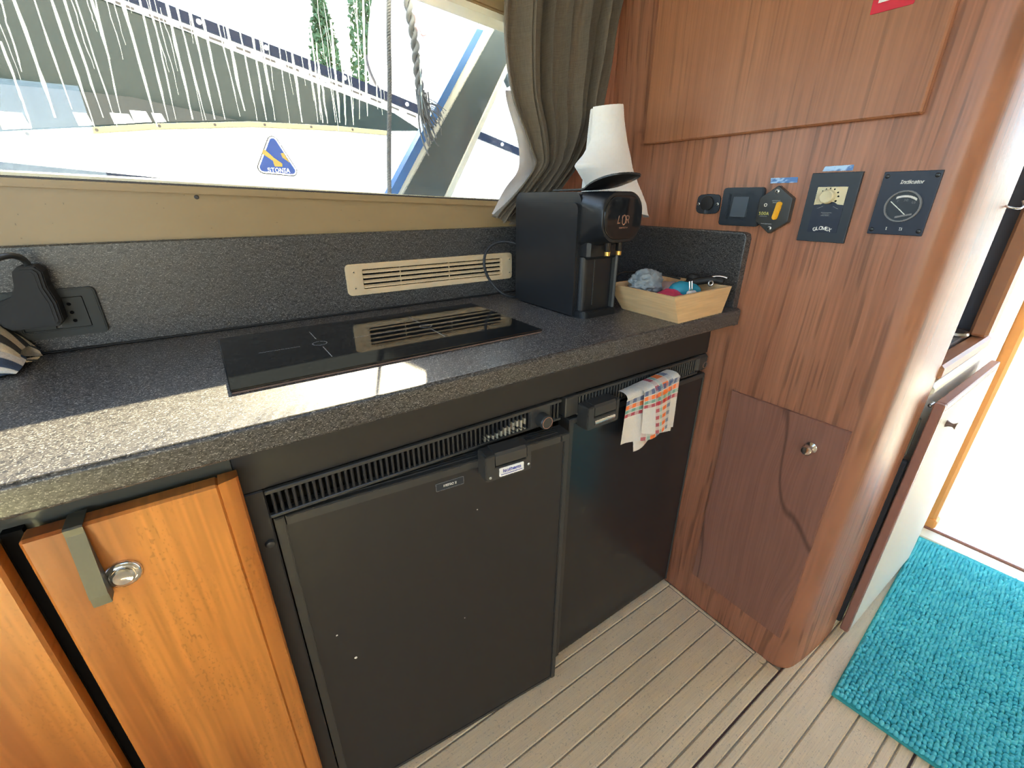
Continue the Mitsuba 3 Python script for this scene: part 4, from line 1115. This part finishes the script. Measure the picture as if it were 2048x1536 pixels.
# ================================================================== RIGHT: PASSAGE
kk = root('half_door')
tag(kk, 'half-height wooden door standing open along the white passage wall', 'door')
add('near_stile', box(0.2400, 0.2560, -0.4045, -0.3860, 0.020, 0.7080, 0.002), 'm_red_wood', kk)
add('top_rail', box(0.2562, 0.7260, -0.4045, -0.3860, 0.690, 0.7080, 0.002), 'm_red_wood', kk)
add('panel', box(0.2562, 0.7260, -0.4045, -0.3860, 0.020, 0.690), 'm_cabin_white', kk)
add('catch', cat(lathe([(0, 0), (0.009, 0), (0.005, 0.006), (0.004, 0.012), (0.009, 0.018), (0, 0.019)], FR(0.330, 0.640, -0.4045), 20)), 'm_bronze', kk, 30)
add('hinge', tube([(0.238, -0.3815, 0.700), (0.262, -0.3815, 0.700)], 0.004, 10), 'm_steel', kk, True)
kk = tag(add('brass_lid', lathe([(0, 0), (0.030, 0), (0.032, 0.004), (0.030, 0.010), (0.018, 0.013), (0, 0.014)], UP(0.530, -0.322, 0.797), 32), 'm_steel', smooth=30), 'small round metal lid on the dark shelf in the passage opening', 'lid')
kk = tag(add('wall_hook', tube(spline([(0.220, -0.372, 1.100), (0.222, -0.385, 1.096), (0.236, -0.392, 1.096), (0.248, -0.392, 1.101), (0.252, -0.388, 1.108)], 20), 0.0018, 8), 'm_chrome', smooth=True), 'small bright wire hook on the end of the bulkhead in the passage', 'hook')
# added unseen metal reflector: throws galley-window sun onto the left doors and counter edge
mat('m_aluminium', (0.34, 0.36, 0.29), 0.34, metal=1.0)
kk = root('added_reflector')
tag(kk, 'added aluminium reflector plate leaning out of view opposite the galley window', 'tray')
ao = np.array((-1.95, -1.15, 0.22))
an = np.array(SUN) / np.linalg.norm(SUN) + (np.array((-1.26, -0.06, 0.80)) - ao) / np.linalg.norm(np.array((-1.26, -0.06, 0.80)) - ao)
au = np.cross((0, 0, 1), an)
AF = frame(ao, au, np.cross(an, au))
add('bottom', ext(rrect(0.50, 0.40, 0.03), 0.003, AF), 'm_aluminium', kk)
add('rim', ext(rrect(0.52, 0.42, 0.04).difference(rrect(0.50, 0.40, 0.03)), 0.014, AF), 'm_aluminium', kk)
# mat
tag(root('bath_mat'), 'turquoise chenille mat lying on the sole in the passage', 'mat')
MU, MV = np.array([math.cos(0.072), math.sin(0.072), 0]), np.array([math.sin(0.085), -math.cos(0.085), 0])
MO = np.array([0.0420, -0.4490, 0.0])
MF = np.eye(4); MF[:3, 0], MF[:3, 1], MF[:3, 2], MF[:3, 3] = MU, MV, (0, 0, -1), MO
ML, MW = 0.860, 0.58
bm = trimesh.convex.convex_hull(np.array([MO + MU * a + MV * b + np.array([0, 0, z_]) for a in (0, ML) for b in (0, MW) for z_ in (0.0005, 0.0075)]))
add('backing', bm, 'm_mat_base', 'bath_mat')
nub = trimesh.creation.icosphere(1)
nub.vertices *= np.array([1.0, 1.0, 1.0])
pu, pv = 0.0118, 0.0088
na, nb = int((ML - 0.012) / pu), int((MW - 0.010) / pv)
vs, fs = [], []
base_v, base_f = nub.vertices, nub.faces
k = 0
for i in range(na):
    for j in range(nb):
        a = 0.008 + i * pu + 0.0018 * math.sin(j * 0.33 + i * 0.07) + rng.normal(0, 0.0007)
        b = 0.007 + j * pv + rng.normal(0, 0.0008)
        hgt = 0.0110 + rng.normal(0, 0.0012) + 0.002 * math.sin(i * 0.35 + 0.7 * math.sin(j * 0.21))
        ctr = MO + MU * a + MV * b
        s = np.array([0.0047, 0.0047, 0.0085]) * (0.92 + 0.16 * rng.random())
        lx, ly = rng.normal(0, 0.10, 2)
        q = base_v * s
        w = MU * q[:, :1] + MV * q[:, 1:2]
        w = w + np.array([0, 0, 1.0]) * q[:, 2:3]
        w[:, 0] += lx * q[:, 2]
        w[:, 1] += ly * q[:, 2]
        vs.append(w + ctr + np.array([0, 0, hgt]))
        fs.append(base_f + k)
        k += len(base_v)
pile = trimesh.Trimesh(np.vstack(vs), np.vstack(fs), process=False)
add('pile', pile, 'm_pile', 'bath_mat', True)
labels['bath_mat__pile'] = {'label': 'rows of soft chenille loops', 'kind': 'stuff'}

# ================================================================== OUTSIDE
# own side deck, seen through the open door
tag(add('side_deck', box(1.03, 5.0, -4.5, 1.25, -0.12, -0.02), 'm_deck'), 'white sunlit deck outside the open door', 'deck')
tag(add('bulwark', box(3.4, 3.5, -4.5, 1.25, -0.02, 0.75, 0.02), 'm_deck'), 'white bulwark along the outside deck beyond the open door', 'bulwark')
# inclined stanchion outside the galley window
kk = root('stanchion')
tag(kk, 'inclined grey metal stanchion with a blue edge outside the window', 'stanchion')
def slant(x0, x1, x2, x3, z0, z1, ya, yb_):
    """A bar leaning in x: x0..x1 at z0, x2..x3 at z1."""
    v = [(x, y_, z_) for y_ in (ya, yb_) for x, z_ in ((x0, z0), (x1, z0), (x3, z1), (x2, z1))]
    return trimesh.convex.convex_hull(np.array(v))
def slx(xb, xt, z):            # positions given at z = 1.117 and z = 1.484
    return xb + (xt - xb) * (z - 1.117) / 0.367
def lean_bar(xb0, xb1, xt0, xt1, z0, z1, ya, yb_):
    return slant(slx(xb0, xt0, z0), slx(xb1, xt1, z0), slx(xb0, xt0, z1), slx(xb1, xt1, z1), z0, z1, ya, yb_)
add('blue_edge', lean_bar(-0.5790, -0.5560, -0.3190, -0.3010, 0.60, 1.484, 0.550, 0.585), 'm_post_blue', kk)
add('added_gap_filler', lean_bar(-0.5558, -0.5440, -0.3008, -0.2750, 0.60, 1.90, 0.556, 0.60), 'm_post_cream', kk)  # cream strip added to close the gap and block sun
add('face', lean_bar(-0.5438, -0.4250, -0.2748, -0.1960, 0.60, 1.90, 0.556, 0.66), 'm_post_grey', kk)
add('cream_edge', lean_bar(-0.4245, -0.4080, -0.1955, -0.1860, 0.60, 1.90, 0.548, 0.66), 'm_post_cream', kk)
add('strut', tube([(-0.205, 0.72, 1.56), (-0.110, 0.72, 1.42)], 0.010, 12), 'm_post_grey', kk, True)
# ropes
def twisted(path, r, strands, turns, n=120):
    p = spline(path, n)
    t = np.gradient(p, axis=0); t /= np.linalg.norm(t, axis=1, keepdims=True)
    a = np.cross(t, [0, 1, 0]); a /= np.linalg.norm(a, axis=1, keepdims=True)
    b = np.cross(t, a)
    out = []
    for s in range(strands):
        th_ = 2 * np.pi * (turns * np.linspace(0, 1, n) + s / strands)
        out.append(tube(p + r * 0.62 * (np.cos(th_)[:, None] * a + np.sin(th_)[:, None] * b), r * 0.62, 7))
    return out
kk = root('rope')
tag(kk, 'thin grey rope hanging straight down outside the window', 'rope')
for m in twisted([(-0.549, 0.50, 1.60), (-0.553, 0.50, 1.505), (-0.562, 0.50, 1.43), (-0.569, 0.50, 1.351), (-0.580, 0.50, 1.258), (-0.594, 0.50, 1.127), (-0.596, 0.50, 0.95)], 0.0043, 3, 40, 260):
    add('strand', m, 'm_rope_dark', kk, True)
kk = root('rope')
tag(kk, 'thick braided grey rope with a frayed end hanging outside the window', 'rope')
for m in twisted([(-0.520, 0.50, 1.60), (-0.516, 0.50, 1.513), (-0.511, 0.50, 1.456), (-0.506, 0.50, 1.422), (-0.504, 0.50, 1.378), (-0.498, 0.50, 1.323)], 0.0082, 2, 6):
    add('strand', m, 'm_rope', kk, True)
fr = []
for k in range(26):
    x0, z0 = -0.498 + rng.normal(0, 0.005), 1.330 + rng.normal(0, 0.004)
    dx = rng.normal(0.010, 0.010)
    ln = rng.uniform(0.06, 0.118)
    fr.append(tube(spline([(x0, 0.50 + rng.normal(0, 0.004), z0), (x0 + dx * 0.5 + rng.normal(0, 0.004), 0.50 + rng.normal(0, 0.006), z0 - ln * 0.5), (-0.486 + dx + rng.normal(0, 0.003), 0.50 + rng.normal(0, 0.006), z0 - ln)], 14), 0.0018, 5))
for k in range(14):
    x0, z0 = -0.492 + rng.normal(0, 0.004), 1.325 - rng.uniform(0, 0.05)
    fr.append(tube(spline([(x0, 0.498, z0), (x0 + 0.018, 0.492, z0 + 0.004 - rng.uniform(0, 0.01)), (x0 + rng.uniform(0.024, 0.045), 0.49, z0 - rng.uniform(0.01, 0.04))], 12), 0.0008, 4))
add('frayed_end', cat(*fr), 'm_rope', kk, True)
labels[kk + '__frayed_end'] = {'label': 'loose frayed fibres', 'kind': 'stuff'}
add('red_thread', cat(tube(spline([(-0.506, 0.493, 1.47), (-0.498, 0.49, 1.44), (-0.488, 0.49, 1.425)], 12), 0.001, 4), tube(spline([(-0.505, 0.493, 1.455), (-0.492, 0.49, 1.430), (-0.482, 0.49, 1.432)], 12), 0.001, 4)), 'm_thread', kk, True)

# neighbouring boat
kk = root('neighbour_boat')
tag(kk, 'white motor boat moored alongside with a long dark side window and a blue triangular badge', 'boat')
def NB(y_): return FR(0, 0, y_)
zr = lambda x: float(np.interp(x, [-3.2, -0.938, -0.4218, 0.403, 1.6, 3.2], [2.18, 1.652, 1.540, 1.332, 1.03, 0.9]))
xs = np.linspace(-3.2, 3.2, 40)
hull = Polygon([(-3.2, -0.5), (3.2, -0.5)] + [(x, zr(x) - 0.031) for x in xs[::-1]])
add('cabin_side', ext(hull, 0.12, NB(1.52)), 'm_hull', kk)
add('side_deck', box(-3.2, 3.2, 1.52, 3.4, -0.5, 0.75), 'm_hull', kk)
band = lambda a, b, y_, d, x0=-3.2, x1=3.2, n=40: ext(Polygon([(x, zr(x) - a) for x in np.linspace(x0, x1, n)] + [(x, zr(x) - b) for x in np.linspace(x1, x0, n)]), d, NB(y_))
add('navy_band', band(0.0, 0.031, 1.398, 0.012), 'm_navy', kk)
for x in (-1.06, -0.8303, -0.6501, -0.40, -0.1613, 0.0675, 0.2997):
    k = add('snap_plate', ext(rrect(0.030, 0.024, 0.002, x, zr(x) - 0.0155), 0.0016, NB(1.386)), 'm_navy', kk)
    add('snap', ext(Point(x, zr(x) - 0.0155).buffer(0.0075), 0.0030, NB(1.3845)), 'm_white', k)
win = Polygon([(-3.0, 2.02), (-1.5, 1.730), (-0.968, 1.612), (-0.6991, 1.5400), (-0.2141, 1.4240), (-0.1008, 1.3700), (-0.2374, 1.3600), (-0.45, 1.3620), (-0.7416, 1.3530), (-1.0266, 1.3240), (-1.1529, 1.3060), (-1.3739, 1.2770), (-1.7, 1.25), (-3.0, 1.20)])
add('side_window', ext(win, 0.004, NB(1.401)), 'm_boat_glass', kk)
add('window_frame', ext(win.buffer(0.012).difference(win), 0.009, NB(1.402), 0.003), 'm_hull', kk)
lowe = LineString([(-3.0, 1.191), (-1.7, 1.241), (-1.3739, 1.268), (-1.1529, 1.297), (-1.0266, 1.315), (-0.7416, 1.344), (-0.45, 1.353), (-0.2374, 1.351)])
add('gasket', ext(lowe.buffer(0.008, cap_style=2), 0.006, NB(1.394), 0.002), 'm_gasket', kk)
for x, z_ in ((-1.317, 1.2748), (-1.1612, 1.2955), (-1.0035, 1.318), (-0.8502, 1.3333), (-0.6986, 1.3455), (-0.5436, 1.3505), (-0.3922, 1.3525), (-0.245, 1.351)):
    add('screw', disc(FR(x, z_, 1.3880), 0.0042, 0.0012, 12), 'm_screw', kk)
add('slotted_rail', band(0.040, 0.052, 1.394, 0.006, -3.2, -0.02), 'm_hull', kk)
for x in np.arange(-1.10, -0.15, 0.072):
    add('rail_slot', ext(Polygon([(x, zr(x) - 0.0435), (x + 0.040, zr(x + 0.040) - 0.0435), (x + 0.040, zr(x + 0.040) - 0.0500), (x, zr(x) - 0.0500)]), 0.0010, NB(1.388)), 'm_screw', kk)
dash = Polygon([(-3.0, 1.37), (-1.20, 1.395), (-1.05, 1.392), (-0.86, 1.365), (-0.78, 1.353), (-0.95, 1.335), (-1.0266, 1.328), (-1.1529, 1.310), (-1.3739, 1.281), (-3.0, 1.20)])
add('dashboard_edge', ext(dash, 0.001, NB(1.3965)), 'm_boat_trim', kk)
for x, w_, h_ in ((-1.365, 0.06, 0.045), (-1.20, 0.035, 0.035), (-1.115, 0.05, 0.030), (-1.065, 0.045, 0.034), (-1.012, 0.030, 0.026)):
    zz = float(np.interp(x, [-1.3739, -1.1529, -1.0266], [1.281, 1.310, 1.328]))
    add('side_pocket', ext(Polygon([(x, zz), (x + w_, zz + w_ * 0.12), (x + w_ - 0.008, zz + h_), (x - 0.004, zz + h_)]), 0.002, NB(1.3955)), 'm_white', kk)
add('lower_stripe', ext(Polygon([(-3.0, 1.292), (-1.398, 1.2010), (-1.03, 1.1665), (-1.404, 1.1805), (-3.0, 1.265)]), 0.003, NB(1.400)), 'm_navy', kk)
# triangular badge
bc = (-0.6770, 1.2380)
tri = Polygon([(-0.052, -0.030), (0.042, -0.036), (-0.004, 0.056)])
bk_ = add('badge', ext(affinity.translate(tri.buffer(0.0185, quad_segs=8), *bc), 0.003, NB(1.400)), 'm_void', kk)
add('white_ring', ext(affinity.translate(tri.buffer(0.0165, quad_segs=8), *bc), 0.0005, NB(1.397)), 'm_white', bk_)
add('blue_field', ext(affinity.translate(tri.buffer(0.0115, quad_segs=8), *bc), 0.0005, NB(1.3965)), 'm_badge_blue', bk_)
bird = Polygon([(-0.044, 0.026), (-0.036, 0.030), (-0.010, 0.004), (0.014, -0.014), (0.012, -0.024), (-0.014, -0.024), (-0.016, -0.006), (-0.046, 0.016)]).union(Polygon([(0.014, 0.020), (0.024, 0.022), (0.040, -0.010), (0.018, 0.006)]))
add('gold_bird', ext(affinity.translate(bird, *bc), 0.0005, NB(1.396)), 'm_badge_gold', bk_)
add('lettering', text('STONIA', 0.014, FR(bc[0] - 0.002, bc[1] - 0.036, 1.396), 0.0005, bold=True, stretch=1.0), 'm_print_white', bk_)
# neighbouring boat canopy; its top, out of view, is stretched to block sun
kk = root('boat_canopy')
tag(kk, 'rounded white canopy of the neighbouring boat above its navy band', 'canopy')
cov = trimesh.creation.icosphere(4)
cov.vertices = cov.vertices * np.array([1.41, 0.20, 1.13]) + np.array([1.23, 1.75, 1.60])
cov.vertices[:, 2] = np.maximum(cov.vertices[:, 2], 0.765)
add('cover', cov, 'm_hull', kk, True)
add('edge_piping', tube(spline([(-0.186, 1.74, 1.690), (-0.180, 1.70, 1.60), (-0.130, 1.66, 1.50), (-0.06, 1.64, 1.43)], 20), 0.006, 8), 'm_screw', kk, True)
# trees far behind
def tree(cx, cy, z0, z1, w, seed, label):
    kk = root('tree')
    tag(kk, label, 'tree')
    r_ = np.random.default_rng(seed)
    add('trunk', tube([(cx, cy, -0.6), (cx, cy, z1 - 1.0)], [0.22, 0.08], 8), 'm_bark', kk, True)
    lv, lf, k = [], [], 0
    for i in range(2600):
        t = r_.random()
        z_ = z0 + (z1 - z0) * t
        rad = w * (0.35 + 0.65 * math.sin(math.pi * min(1, t * 0.95 + 0.08)))
        a = r_.uniform(0, 2 * math.pi)
        q = rad * math.sqrt(r_.random())
        c = np.array([cx + q * math.cos(a), cy + q * math.sin(a), z_])
        d = r_.normal(size=(2, 3)); d /= np.linalg.norm(d, axis=1, keepdims=True)
        s = r_.uniform(0.12, 0.26)
        lv.append(c + np.array([d[0] * s, d[1] * s * 0.6, -d[0] * s, -d[1] * s * 0.6]))
        lf.append(np.array([[0, 1, 2], [0, 2, 3]]) + k)
        k += 4
    add('foliage', trimesh.Trimesh(np.vstack(lv), np.vstack(lf), process=False), 'm_leaf', kk)
    labels[kk + '__foliage'] = {'kind': 'stuff', 'label': 'loose green leaves'}
tree(7.3, 30, 4.0, 11.0, 0.9, 3, 'slim tree far behind the boats, left of the hanging ropes')
tree(9.8, 30, 3.0, 14.0, 1.1, 4, 'taller tree far behind the boats, just beside the thin rope')
# harbour water
tag(add('water', box(-60, 60, -60, 60, -0.9, -0.6), 'm_water'), 'harbour water around the boats', 'water', kind='stuff')

for k in [k for k in scene if k.split('__')[-1].startswith('printed_rule')]:
    labels[k] = {'label': 'fine print', 'kind': 'stuff'}
